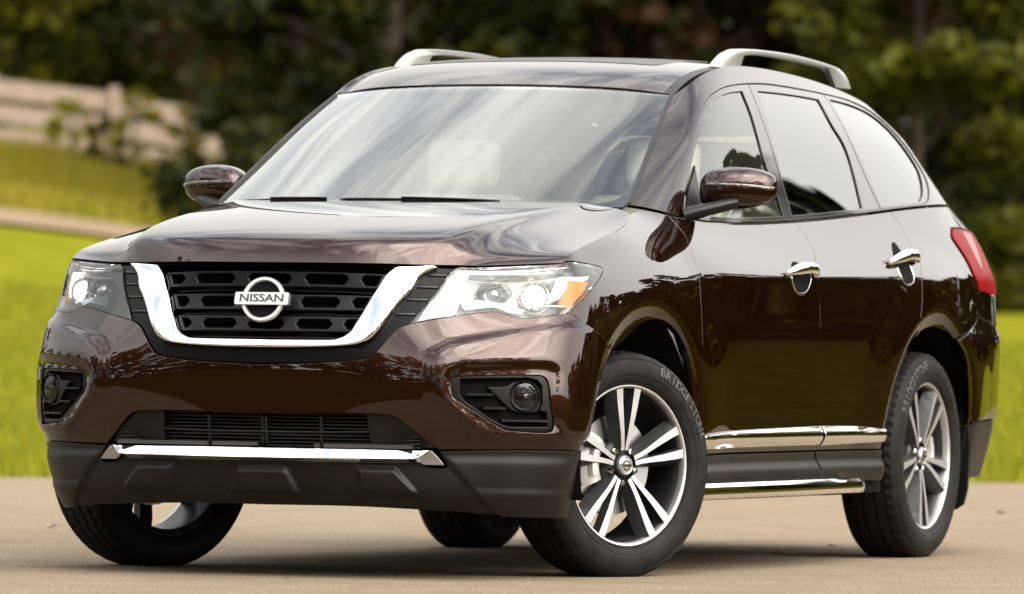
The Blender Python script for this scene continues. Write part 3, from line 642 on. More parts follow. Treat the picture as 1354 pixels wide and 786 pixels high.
for a_, b_, t_ in ((2.62,3.15,3.86), (2.93,3.42,3.50), (3.30,4.44,3.155)):
    mb = MB(); ps = [pt(W, s_, t_, -.018) for s_ in np.linspace(a_, b_, 8)]
    for i in range(7):
        (p, n1), (q, n2) = ps[i], ps[i+1]; u_ = Vector((0, 0, 1)); V = [p + n1*.012 + u_*.003, q + n2*.012 + u_*.003, q - n2*.03 + u_*.003, p - n1*.03 + u_*.003, p + n1*.012 - u_*.003, q + n2*.012 - u_*.003, q - n2*.03 - u_*.003, p - n1*.03 - u_*.003]
        mb.add(V, [(0,1,2,3),(7,6,5,4),(0,4,5,1),(3,2,6,7)])
    both_mb('pod_slat', mb, CLAD, fp, 30)

# --- headlights
HL = loop(C['hl_bot'], C['hl_out'], [(5.979,9.834),(5.5,10.4),(5.027,10.78),(4.4,10.9),(3.7,10.86),(3.0,10.80),(2.324,10.70)], C['hl_in'])
V, F, N = panel(W, HL, h=.016, off=-.001, depth=.012, inset=.0022)
hls = both('headlight', V, F, LENS, car, N)
def bowl(P, ab):
    st = wch.inv(ab); s_, t_ = st[:, 0], st[:, 1]
    o = -.055 - .02 * smooth(7.2, 6.4, t_)
    for s0, t0, r_ in ((4.25,7.75,.062), (3.10,8.0,.058)):
        c0 = wch.fwd(np.array([[s0, t0]]))[0]; q = np.linalg.norm(ab - c0, axis=1) / r_
        o = o - .045 * np.sqrt(np.clip(1 - q * q, 0, 1)) + .008 * np.exp(-((q - 1.05) / .08) ** 2)
    return o + .020 * smooth(9.4, 10.2, t_) + .022 * smooth(2.9, 2.2, s_)
V, F, N = panel(W, HL, h=.007, off=bowl, depth=-.052, inset=.003); both('lamp_housing', V, F, LAMPGREY, hls, N)
for nm, s_, t_, r_, m_ in (('projector', 4.25, 7.75, .036, LAMPLIT), ('high_beam', 3.10, 8.0, .022, REFLECTOR)):
    c0, n0 = pt(W, s_, t_, -.055); n0 = (n0 * .35 + Vector((1, .05, .02))).normalized()
    x0 = Vector((0, 0, 1)).cross(n0).normalized(); z0 = n0.cross(x0)
    fc, fn, fx, fz = c0, n0, x0, z0
    both_mb(nm, disc([(r_ * .45 * (1 - (q/8)**2), r_ * q / 8 + .0005) for q in range(9)]), m_, hls, 60)
    both_mb('lamp_ring', disc([(-.04, r_ * 1.02), (.004, r_ * 1.08), (.007, r_ * 1.22), (.0, r_ * 1.32), (-.03, r_ * 1.3)]), CHROME, hls, 40)
for t_, s0_, s1_ in ((10.25, 2.5, 5.3), (9.75, 2.6, 4.6), (6.95, 3.9, 4.9)):
    mb = MB(); mb.tube([pt(W, s_, t_, -.020)[0] for s_ in np.linspace(s0_, s1_, 14)], .0028, 6); both_mb('lamp_ridge', mb, CHROME, hls, 60)
V, F, N = panel(W, C['drl'], h=.012, off=-.022, depth=.02, inset=.001); both('daytime_light', V, F, LED, hls, N)
V, F, N = panel(W, C['amber'], h=.012, off=-.018, depth=.02, inset=.001); both('turn_signal', V, F, AMBER, hls, N)
V, F, N = panel(W, [(2.55,6.7),(3.1,6.85),(3.45,6.62),(3.8,6.55),(3.9,6.75),(3.35,7.05),(2.75,7.3),(2.45,7.1)], h=.01, off=-.02, depth=.02); both('lamp_fin', V, F, mat('smoked_lamp_fin', (.22, .25, .29), .15, .6), hls, N)
V, F, N = panel(W, [(1.86,6.20),(2.42,6.48),(2.62,9.9),(2.36,10.35),(2.28,9.5),(2.06,7.3)], h=.012, off=-.012, depth=.02); both('lamp_blade', V, F, REFLECTOR, hls, N)

# --- fenders, doors, quarters
ft = [(s_, TOP) for s_ in np.linspace(5.03, 8.88, 12)]
mk2('front_fender', W, loop(ft, [(8.88,TOP)] + C['door1'] + [(8.66,2.6),(8.66,1.15)], [(8.66,1.15),(8.54,1.15)], sub(rev(FARCH), 5.3, 8.6)[1:11] + [(6.306,5.339)], rev(C['seam_fb']), C['hl_out'], [(5.979,9.834),(5.5,10.45),(5.03,TOP)]), PAINT, h=.014, depth=.02)
fd = mk2('front_door', W, loop([(s_, TOP) for s_ in np.linspace(8.89, 11.0, 8)], [(11.0,TOP)] + C['door2'] + [(11.05,1.85)], [(11.05,1.85),(8.66,1.85)], [(8.66,1.85),(8.65,2.6)] + rev(C['door1']) + [(8.89,TOP)]), PAINT, h=.016, depth=.02)
d3 = C['door3']
rd = mk2('rear_door', W, loop([(s_, TOP) for s_ in np.linspace(11.01, 12.57, 6)], [(12.57,TOP)] + d3 , [d3[-1],(12.41,5.42),(12.29,4.7),(12.18,3.75),(12.11,2.75),(12.06,1.85)], [(12.06,1.85),(11.05,1.85)], [(11.05,1.85)] + rev(C['door2']) + [(11.01,TOP)]), PAINT, h=.016, depth=.02)
T2 = C['tail2']
mk2('rear_quarter', W, loop([(s_, TOP) for s_ in np.linspace(12.58, 15.3, 9)], [(15.3,TOP),(15.3,10.3)], [(15.3,10.3),(14.6,10.33),(13.96,10.33)], [(13.955,10.32)] + T2[1:], [T2[-1],(14.111,6.7)], rev(C['rbump']), [(13.448,5.743),(13.26,6.06),(12.98,6.24),(12.75,6.14),(12.648,6.011)], rev(d3) + [(12.58,TOP)]), PAINT, h=.016, depth=.02)
mk2('rear_bumper', W, loop([(13.46,5.72)] + C['rbump'][1:], [(14.12,6.68),(15.2,6.2),(16.5,5.95),(18,5.9)], [(18,5.9),(18,3.0)], [(18,3.0),(15.5,3.0),(14.07,2.92),(13.95,2.78)], [(13.95,2.78),(13.91,3.41),(13.82,4.19),(13.68,5.12),(13.46,5.72)]), PAINT, h=.022, depth=.02, off=lambda P, ab: .012 * smooth(0, .05, wch.fwd(np.array([[0, 6.3]]))[0, 1] - ab[:, 1]))
mk2('rear_lower_bumper', W, [(13.96,2.72),(14.07,2.85),(15.5,2.94),(18,2.94),(18,.9),(15,.8),(13.95,.8)], CLAD, h=.03, depth=.02)
tg = mk2('tailgate', W, loop([(14.13,6.74),(15.2,6.26),(16.5,6.02),(18,5.96)], [(18,5.96),(18,TOP)], [(18,TOP),(15.35,TOP),(15.35,10.3),(16.2,10.15),(16.2,8.3),(15.2,7.6),(14.25,7.75),(14.13,6.74)]), PAINT, h=.03, depth=.02)
tls = mk2('tail_light', W, loop([(13.97,10.29),(14.5,10.27),(15.3,10.22),(16.18,10.08)], [(16.18,10.08),(16.18,8.33),(15.2,7.66),(14.26,7.80)], rev(T2)[:-1] + [(13.97,10.29)]), REDLENS, h=.014, depth=.02, off=.006)
V, F, N = panel(W, [(14.35,10.2),(14.95,10.16),(14.66,9.3),(14.52,9.0)], h=.02, depth=.004, off=.0078); both('reverse_lens', V, F, REDPALE, tls, N)
mk('fuel_flap', W, loop(C['fuel'] + [C['fuel'][0]]), PAINT, h=.02, depth=.006, off=.0016, roll=.004)
# side mouldings: chrome strip on each door, sill cladding, running board
def strip(a, b): return loop([(a,2.56 if a < 10 else 2.83),((a+b)/2,2.72 if a < 10 else 2.80),(b,2.83 if a < 10 else 2.68)], [(b,2.83 if a < 10 else 2.68),(b,2.04 if a < 10 else 2.12)], [(b,2.04 if a < 10 else 2.12),((a+b)/2,2.02 if a < 10 else 2.05),(a,2.01)])
def strip_off(P, ab):
    st = wch.inv(ab); return .008 + .013 * smooth(2.85, 2.48, st[:, 1]) * smooth(1.9, 2.35, st[:, 1])
V, F, N = panel(W, strip(8.72, 11.035), h=.010, off=strip_off, depth=.02); both('door_trim', V, F, CHROME, fd, N)
V, F, N = panel(W, strip(11.07, 11.965), h=.010, off=strip_off, depth=.02); both('door_trim', V, F, CHROME, rd, N)
def sill_off(P, ab):
    st = wch.inv(ab); return .006 + .020 * smooth(1.62, 1.28, st[:, 1])
V, F, N = panel(W, [(8.56,1.80),(11.0,1.80),(11.06,1.34),(11.03,.98),(8.54,.98)], h=.012, off=sill_off, depth=.03); both('side_sill', V, F, CLAD, car, N)
V, F, N = panel(W, [(11.02,1.80),(12.05,1.80),(12.03,.98),(11.05,.98),(11.08,1.34)], h=.012, off=sill_off, depth=.03); both('side_sill', V, F, CLAD, car, N)
mb = MB(); sec = [(1.008,.246),(1.019,.252),(1.0225,.268),(1.019,.290),(1.006,.302),(.96,.304),(.90,.300),(.88,.285),(.90,.258),(.96,.247)]
xs = [-.30,-.33,-.36,-1.1,-1.97,-2.01,-2.03]; sc = [.55,.85,1,1,1,.88,.6]
V = []; 
for x_, q in zip(xs, sc): V += [(x_, .955 + (y - .955) * (q if y < .955 else (.5 + q / 2)), .28 + (z - .28) * q) for y, z in sec]
ns = len(sec); F = [(i*ns+k, i*ns+(k+1)%ns, (i+1)*ns+(k+1)%ns, (i+1)*ns+k) for i in range(len(xs)-1) for k in range(ns)] + [tuple(range(ns))[::-1], tuple((len(xs)-1)*ns+k for k in range(ns))]
mb.add(V, F); rb = both_mb('running_board', mb, CHROME, car, 28)
mb = MB(); mb.add([(-.47,.995,.3052),(-.47,.90,.3035),(-1.93,.90,.3035),(-1.93,.995,.3052)], [(0,1,2,3)]); mb.box((-1.2,.947,.3038),(1.45,.085,.004)); both_mb('step_pad', mb, BLACK, rb)
for x_ in (-.55, -1.2, -1.85):
    mb = MB(); mb.box((x_, .84, .262), (.07, .20, .03)); both_mb('board_bracket', mb, DARK, rb)
# door handles: recessed cup and a chrome grip across it
for (cu_, par) in ((C['handle1'], fd), (C['handle2'], rd)):
    a_ = np.array(cu_); cs, ct = a_[:, 0].mean(), a_[:, 1].mean(); s0, s1 = a_[:, 0].min(), a_[:, 0].max()
    V, F, N = panel(W, loop([(cs-.125,ct-.05),(cs-.085,ct+.42),(cs-.03,ct+.72),(cs+.03,ct+.72),(cs+.085,ct+.42),(cs+.125,ct),(cs+.115,ct-.60),(cs+.072,ct-1.06),(cs,ct-1.20),(cs-.072,ct-1.08),(cs-.115,ct-.65),(cs-.125,ct-.05)]), h=.008, off=lambda P, ab, c0=wch.fwd(np.array([[cs, ct]]))[0]: .0022 + 0 * ab[:, 0], depth=.004)
    both('handle_cup', V, F, DARK, par, N)
    mb = MB(); L_ = []
    for k in range(11):
        q = k / 10; p, n_ = pt(W, s0 + (s1 - s0) * q, ct + .12 + .10 * math.sin(math.pi * q), .006 + .034 * math.sin(math.pi * q) ** .6); L_.append(p)
    mb.tube(L_, [.008,.016,.0195,.021,.021,.020,.020,.021,.021,.018,.009], 12, squash=(.62, 1.0))
    both_mb('door_handle', mb, CHROME, par, 60)
    V, F, N = panel(W, loop([(cs-.134,ct-.08),(cs-.124,ct-.70),(cs-.078,ct-1.17),(cs,ct-1.31),(cs+.078,ct-1.15),(cs+.124,ct-.63),(cs+.134,ct-.03)], [(cs+.134,ct-.03),(cs+.125,ct)], [(cs+.125,ct),(cs+.115,ct-.60),(cs+.072,ct-1.06),(cs,ct-1.20),(cs-.072,ct-1.08),(cs-.115,ct-.65),(cs-.125,ct-.05)]), h=.006, off=.003, depth=.004); both('cup_rim', V, F, CHROME, par, N)

# --- hood, windscreen, roof
hood = mk('hood', H, loop([(s_, .0) for s_ in np.linspace(0, 7, 15)], [(7,t_) for t_ in np.linspace(0, 5, 9)], [(s_, 5.) for s_ in np.linspace(7, 0, 15)]), PAINT, h=.014, mirror_weld=True, depth=.02, inset=.0022)
ws = mk('windscreen', S, loop([(0,.02),(2,.02),(3.92,.02)], [(3.92,.02),(3.93,1.5),(3.93,2.96)], [(3.93,2.96),(2,2.97),(0,2.975)]), WSGLASS, h=.025, mirror_weld=True, depth=0)
wg = [(0,.28),(1.6,.25),(2.8,.17),(3.42,.22),(3.68,.42),(3.80,.9),(3.83,1.5),(3.82,2.2),(3.78,2.5),(3.6,2.65),(3.0,2.76),(2.0,2.80),(0,2.86)]
mk('frit_band', S, loop([(0,.0),(2,.0),(3.93,.0)], [(3.93,.0),(3.94,1.5),(3.94,2.98)], [(3.94,2.98),(2,2.985),(0,2.985)], wg[::-1]), mat('black_frit', (.012, .012, .013), .15, 0, .3), ws, h=.02, off=-.004, mirror_weld=True, depth=0)
mb = MB(); rows = []
for q, (sf, t_, o_) in enumerate(((H, 4.93, -.012), (H, 5.0, -.02), (S, -.02, -.012), (S, .06, -.008))):
    a_ = [pt(sf, s_, t_, o_)[0] for s_ in np.linspace(0, 6.85 if sf is H else 3.85, 24)]; rows.append([Vector((p.x, -p.y, p.z)) for p in a_[::-1]] + a_[1:])
n = len(rows[0]); mb.add([p for r_ in rows for p in r_], [(i*n+k, i*n+k+1, (i+1)*n+k+1, (i+1)*n+k) for i in range(3) for k in range(n-1)]); mb.build('cowl', BLACK, car)
for (pts_, y0) in (([(1.45,.085),(.8,.125),(0,.15),(-.75,.15)], 0), ([(-.95,.13),(-1.8,.13),(-2.75,.10)], 1)):
    mb = MB(); q = []
    for s_, t_ in pts_:
        p, n_ = pt(S, abs(s_), t_, .010); q.append(Vector((p.x, p.y * (1 if s_ >= 0 else -1), p.z)))
    f_ = crv([tuple(p) for p in q], 6); mb.tube([Vector(p) for p in f_], [.003] + [.0045] * (len(f_) - 2) + [.002], 6); mb.tube([Vector(p) + Vector((.004, 0, .006)) for p in f_[: len(f_) * 2 // 3]], .004, 6); mb.build('wiper', BLACK, car)
roof = mk('roof', R, loop([(s_, .03) for s_ in np.linspace(0, 3.66, 9)], [(3.66,t_) for t_ in np.linspace(.03, 6.95, 15)], [(s_, 6.95) for s_ in np.linspace(3.66, 0, 7)]), PAINT, h=.022, mirror_weld=True, depth=.02)
mk('sunroof', R, loop([(0,1.75),(1.5,1.75),(2.0,1.78),(2.15,1.95),(2.15,2.6),(2.15,3.2),(2.0,3.38),(1.5,3.4),(0,3.4)]), GLOSSB, h=.03, off=.0015, mirror_weld=True, depth=.006)
mb = MB(); rows = []; tt = np.linspace(0.0, 6.9, 40)
for s_, o_ in ((3.68, -.001), (3.85, .001), (4.12, .0)): rows.append([pt(R, s_, t_, o_)[0] for t_ in tt])
n = len(tt); V = [p for r_ in rows for p in r_] + [p - Vector((0, 0, .02)) for p in rows[0]] + [p - Vector((0, 0, .02)) for p in rows[-1]]
mb.add(V, [(i*n+k, i*n+k+1, (i+1)*n+k+1, (i+1)*n+k) for i in range(2) for k in range(n-1)] + [(3*n+k, 3*n+k+1, k+1, k) for k in range(n-1)] + [(2*n+k, 2*n+k+1, 4*n+k+1, 4*n+k) for k in range(n-1)])
both_mb('roof_moulding', mb, BLACK, car, 40)
mb = MB(); rows = []; tt = np.linspace(0.06, 2.93, 30)
rows = [[pt(S, 3.86, t_, -.002)[0] for t_ in tt], [pt(S, 3.90, t_, .007)[0] for t_ in tt], [pt(S, 3.97, t_, .009)[0] for t_ in tt], [pt(G, .10, t_, .006)[0] for t_ in tt], [pt(G, .13, t_, -.002)[0] for t_ in tt]]
n = len(tt); mb.add([p for r_ in rows for p in r_], [(i*n+k, i*n+k+1, (i+1)*n+k+1, (i+1)*n+k) for i in range(4) for k in range(n-1)]); both_mb('pillar_moulding', mb, BLACK, car, 50)
# --- body side frame round the windows, door frames and panes
side = mk2('body_side', G, loop([(s_, .03) for s_ in np.linspace(.04, 8.9, 20)], [(8.9,.03),(8.9,1.5),(8.9,2.95)], [(s_, 2.95) for s_ in np.linspace(8.9, .04, 20)], [(.04,2.95),(.04,1.5),(.04,.03)]), PAINT, holes=[loop([(1.841,.06)] + DTOP[1:-1] + [(6.46,.06)], [(6.46,.06),(5.2,.06),(3.5,.06),(1.841,.06)])], h=.016, depth=.014)
def frame(name, outl, hole, m, par, gm): 
    V, F, N = panel(G, outl, [hole], h=.014, off=-.004, depth=.012, inset=.002); fr = both(name, V, F, m, par, N)
    V, F, N = panel(G, hole, h=.03, off=-.010, depth=0, inset=-.004); both('window_pane', V, F, gm, fr, N)
    return fr
FRAME = mat('gloss_black_frame', (.006, .0055, .0055), .06, spec=.5)
gB, gC = C['gapB'], C['gapC']; b0 = .062
o1 = loop([(1.845,b0)] + DTOP[1:8] + [(3.695,2.588)], [(3.695,2.588),(3.867,1.132),(3.977,b0)], [(3.977,b0),(1.845,b0)])
o2 = loop([(3.705,2.588),(4.191,2.615),(4.822,2.622),(5.37,2.65)], [(5.37,2.65),(5.347,1.068),(5.424,b0)], [(5.424,b0),(3.987,b0)], [(3.987,b0),(3.877,1.132),(3.705,2.588)])
o3 = loop([(5.38,2.65)] + DTOP[12:-1] + [(6.46,b0)], [(6.46,b0),(5.434,b0)], [(5.434,b0),(5.357,1.068),(5.38,2.65)])
g1 = loop([(2.0,.13)] + C['glass1'][1:], C['glass1b'][:-1] + [(3.85,.13)], [(3.85,.13),(2.0,.13)])
g2 = loop([(3.99,.13)] + C['glass2a'][1:], C['glass2b'], C['glass2c'][:-1] + [(5.10,.13)], [(5.10,.13),(3.99,.13)])
g3 = loop([(5.47,.14),(5.45,.643),(5.40,1.649),(5.45,2.55)], [(5.45,2.55)] + G3B[1:-1] + [(6.40,.14)], [(6.40,.14),(5.47,.14)])
ff = frame('window_frame', o1, g1, FRAME, fd, SIDEGLASS); frame('window_frame', o2, g2, FRAME, rd, PRIVACY); frame('quarter_window', o3, g3, FRAME, car, PRIVACY)
# --- roof rails
ro = [(-1.535,1.738),(-1.545,1.747),(-1.625,1.783),(-1.70,1.800),(-1.766,1.809),(-2.007,1.814),(-2.368,1.808),(-2.744,1.785),(-2.869,1.765),(-2.93,1.738),(-2.965,1.705)]
ri = [(-2.80,1.705),(-2.764,1.737),(-2.723,1.761),(-2.637,1.775),(-2.109,1.794),(-1.87,1.790),(-1.835,1.782),(-1.816,1.763),(-1.80,1.735)]
ri = ri[::-1]
def along(pl, n):
    p = crv(pl, 6); d = np.r_[0, np.cumsum(np.linalg.norm(np.diff(p, axis=0), axis=1))]; d /= d[-1]; q = np.linspace(0, 1, n); return np.stack([np.interp(q, d, p[:, 0]), np.interp(q, d, p[:, 1])], 1)
n = 60; A_, B_ = along(ro, n), along(ri, n); mb = MB(); yc = .597; V = []
for a_, b_ in zip(A_, B_):
    m_ = (a_ + b_) / 2; sec = []
    for q, y_ in ((0., .010), (.12, .0165), (.5, .019), (.88, .0165), (1., .010), (1., -.010), (.88, -.0165), (.12, -.0165), (0., -.010)):
        p = a_ + (b_ - a_) * q; sec.append((p[0], yc + y_, p[1]))
    V += sec
k9 = 9; F = [(i*k9+k, i*k9+(k+1)%k9, (i+1)*k9+(k+1)%k9, (i+1)*k9+k) for i in range(n-1) for k in range(k9)] + [tuple(range(k9))[::-1], tuple((n-1)*k9+k for k in range(k9))]
mb.add(V, F); rr = both_mb('roof_rail', mb, SILVER, car, 50)
# --- tailgate glass
mb = MB(); A_ = [pt(R, s_, 6.98, -.006)[0] for s_ in np.linspace(0, 4, 12)]; B_ = [pt(W, s_, TOP, -.004)[0] for s_ in np.linspace(18, 15.3, 12)]
rows = []
for q in np.linspace(0, 1, 8): 
    r_ = [a_.lerp(b_, q) + Vector((-.03 * math.sin(math.pi * q), 0, .02 * math.sin(math.pi * q))) for a_, b_ in zip(A_, B_)]; rows.append([Vector((p.x, -p.y, p.z)) for p in r_[::-1]] + r_[1:])
n = len(rows[0]); mb.add([p for r_ in rows for p in r_], [(i*n+k, i*n+k+1, (i+1)*n+k+1, (i+1)*n+k) for i in range(7) for k in range(n-1)]); mb.build('rear_window', PRIVACY, car)

# --- door mirrors
mb = MB(); nu, nv = 40, 24; V = []; F = []
mc = Vector((-.80, .972, 1.292))
def mirror_pt(u, v):
    a_ = 2 * math.pi * u; b_ = math.pi * (v - .5)
    cx, cz = math.cos(a_), math.sin(a_); e = lambda q, p: math.copysign(abs(q) ** p, q)
    r_ = math.cos(b_); yl = math.sin(b_)
    x_ = .085 * e(cx, .75) * e(r_, .62); z_ = .080 * e(cz, .80) * e(r_, .55)
    y_ = .126 * e(yl, .85)
    k = (y_ + .126) / .252
    z_ = z_ * (1.02 - .28 * k ** 2) if z_ > 0 else z_ * (.92 - .15 * k)
    x_ = x_ * (1 - .18 * k) - .055 * k ** 1.5
    if x_ < -.05: x_ = -.05 + (x_ + .05) * .3
    return mc + Vector((x_, y_, z_ + .018 * k - .004))
for i in range(nv + 1):
    for k in range(nu): V.append(mirror_pt(k / nu, i / nv))
F = [(i*nu+k, i*nu+(k+1)%nu, (i+1)*nu+(k+1)%nu, (i+1)*nu+k) for i in range(nv) for k in range(nu)]
mb.add(V, F); mirs = both_mb('door_mirror', mb, PAINT, car, 60)
for o in mirs:
    ss_ = o.modifiers.new('subsurf', 'SUBSURF'); ss_.levels = ss_.render_levels = 1
mb = MB(); q = [mirror_pt(u_, v_) for u_, v_ in [(.035 - .05 * k / 12, .28 + .66 * k / 12) for k in range(13)]]
q = [p + (p - mc).normalized() * .002 + Vector((.002, 0, 0)) for p in q]
mb.tube(q, [.003] + [.0058] * 11 + [.003], 8, squash=(.6, 1)); both_mb('mirror_signal', mb, mat('signal_strip', (.22, .20, .18), .2, .6, noise=(160, (.06, .05, .045), 0)), mirs, 60)
mb = MB(); mb.tube([(-.665,.835,1.205),(-.675,.865,1.215),(-.70,.91,1.228),(-.735,.96,1.243),(-.75,.995,1.252)], [.040,.036,.031,.030,.022], 12, squash=(1.3, .72)); both_mb('mirror_arm', mb, BLACK, mirs, 60)
V, F, N = panel(G, [(1.93,.10),(2.30,.12),(2.28,.35),(2.02,1.05),(1.90,.62)], h=.02, off=.004, depth=.012); both('mirror_base', V, F, BLACK, mirs, N)
# --- mud flaps
mb = MB(); f_ = [(.885,.52),(.945,.52),(.955,.40),(.945,.24),(.93,.185),(.90,.165),(.76,.165),(.73,.20),(.73,.52)]
mb.add([(-3.335 - (.52 - z) * .03, y, z) for y, z in f_] + [(-3.35 - (.52 - z) * .03, y, z) for y, z in f_], [tuple(range(9)), tuple(range(17, 8, -1))] + [(k, (k+1) % 9, 9 + (k+1) % 9, 9 + k) for k in range(9)]); both_mb('mud_flap', mb, BLACK, car, 30)
# --- inner shell, wheel wells, underbody
ia = [(s_, t_) for s_, t_ in FARCH]; ib = [(s_, t_) for s_, t_ in RARCH]
mk('inner_shell', W, [(2.4,4.5),(2.6,5.5),(5.0,5.9),(6.5,8.6),(6.4,10.0),(5.4,10.95),(18,10.9),(18,.6),(14.1,.6)] + ib[::-1] + [(11.9,.95),(8.6,.95)] + ia[::-1] + [(5.2,.1),(2.4,.25),(0,.35),(0,1.6),(2.4,1.6)], DARK, h=.05, off=-.032, depth=0, mirror_weld=True)
for ax in (0.0, -2.9):
    rx = .50 if ax == 0 else .46; mb = MB(); V = []; F = []; n = 28
    prof = [(.42,.05),(.42,rx-.04),(.46,rx-.005),(.93,rx+.005)]
    for y_, r_ in prof: V += [(ax - (.02 if ax else .005) + r_ * math.cos(math.pi * (k / n * 1.16 - .08)) * 1.02, y_, .385 + r_ * math.sin(math.pi * (k / n * 1.16 - .08))) for k in range(n + 1)]
    F = [(i*(n+1)+k, i*(n+1)+k+1, (i+1)*(n+1)+k+1, (i+1)*(n+1)+k) for i in range(3) for k in range(n)]
    mb.add(V, F); both_mb('wheel_liner', mb, DARK, car, 50)
ub = [(.90,0),(.86,.35),(.78,.62),(.66,.78),(.54,.86),(.52,.62),(-.50,.62),(-.50,.93),(-2.42,.93),(-2.42,.62),(-3.36,.62),(-3.36,.86),(-3.85,.70),(-3.95,0)]
ub = ub + [(x_, -y_) for x_, y_ in ub[1:-1]][::-1]; n = len(ub)
mb = MB(); mb.add([(x_, y_, .245) for x_, y_ in ub] + [(x_, y_, .31) for x_, y_ in ub], [tuple(range(n))[::-1], tuple(range(n, 2 * n))] + [(k, (k+1) % n, n + (k+1) % n, n + k) for k in range(n)]); mb.build('underbody', DARK, car, smooth_=False)
mb = MB(); mb.tube([(0, -.75, .36), (0, .75, .36)], .035, 10).box((-1.45, 0, .30), (2.8, .12, .06)).tube([(-2.9, -.75, .36), (-2.9, .75, .36)], .05, 10).box((-.2, .5, .25), (.5, .08, .05)).box((-.2, -.5, .25), (.5, .08, .05)).box((-2.6, .55, .27), (.6, .08, .05)).box((-2.6, -.55, .27), (.6, .08, .05)); mb.build('axle', BLACK, car, smooth_=False)
# --- cabin seen through the glass
mb = MB(); rows = []
for q in range(6): rows.append([Vector((p.x - .01, p.y, p.z)) for p in [pt(R, s_, t_, -.05)[0] for s_ in np.linspace(0, 3.6, 8) for t_ in (q * 1.3 + .1,)]])
rows = [[Vector((p.x, -p.y, p.z)) for p in r_[::-1]] + r_[1:] for r_ in rows]; n = len(rows[0]); mb.add([p for r_ in rows for p in r_], [(i*n+k, i*n+k+1, (i+1)*n+k+1, (i+1)*n+k) for i in range(5) for k in range(n-1)]); mb.build('headliner', HEADLINER, car)
mb = MB(); dp = [(-.10,1.10),(-.14,1.185),(-.40,1.175),(-.62,1.165),(-.74,1.13),(-.76,1.05),(-.70,.80),(-.20,.80)]
V = [(x_, y_, z_) for y_ in (-.72, .72) for x_, z_ in dp]; mb.add(V, [tuple(range(8)), tuple(range(15, 7, -1))] + [(k, (k+1) % 8, 8 + (k+1) % 8, 8 + k) for k in range(8)]); dash = mb.build('dashboard', DASH, car, sharp=40)
mb = MB(); mb.box((-1.7, 0, .42), (3.6, 1.5, .04)); mb.build('cabin_floor', DASH, car, smooth_=False)
def seat(x, y, w):
    mb = MB(); mb.box((x, y, .66), (.52, w, .16)); o = mb.build('seat', BEIGE, car); 
    bv = o.modifiers.new('bevel', 'BEVEL'); bv.width = .05; bv.segments = 4
    mb = MB(); mb.box((x - .30, y, .98), (.16, w, .62), Matrix.Rotation(math.radians(-16), 3, 'Y')); q = mb.build('seat_back', BEIGE, o); bv = q.modifiers.new('bevel', 'BEVEL'); bv.width = .05; bv.segments = 4
    for yy in ((y,) if w < .7 else (y - .38, y + .38)):
        mb = MB(); mb.box((x - .40, yy, 1.40), (.11, .26, .17), Matrix.Rotation(math.radians(-10), 3, 'Y')); q = mb.build('headrest', BEIGE, o); bv = q.modifiers.new('bevel', 'BEVEL'); bv.width = .04; bv.segments = 4
seat(-1.25, .38, .52); seat(-1.25, -.38, .52); seat(-2.15, 0, 1.3); seat(-2.95, 0, 1.1)
mb = MB(); c0 = Vector((-.86, .38, 1.02)); ax_ = Vector((-.88, 0, .47)).normalized(); u_ = Vector((0, 1, 0)); v_ = ax_.cross(u_)
mb.tube([c0 + (u_ * math.cos(a_) + v_ * math.sin(a_)) * .185 for a_ in np.linspace(0, 2 * math.pi, 33)], .015, 8, cap=False).tube([c0 - u_ * .18, c0, c0 + u_ * .18], .02, 8); mb.build('steering_wheel', DASH, car)
mb = MB(); mb.box((-.93, 0, 1.578), (.03, .21, .055)); mb.tube([(-.88, 0, 1.60), (-.93, 0, 1.635)], .01, 8); q = mb.build('rear_view_mirror', BLACK, car, smooth_=False)
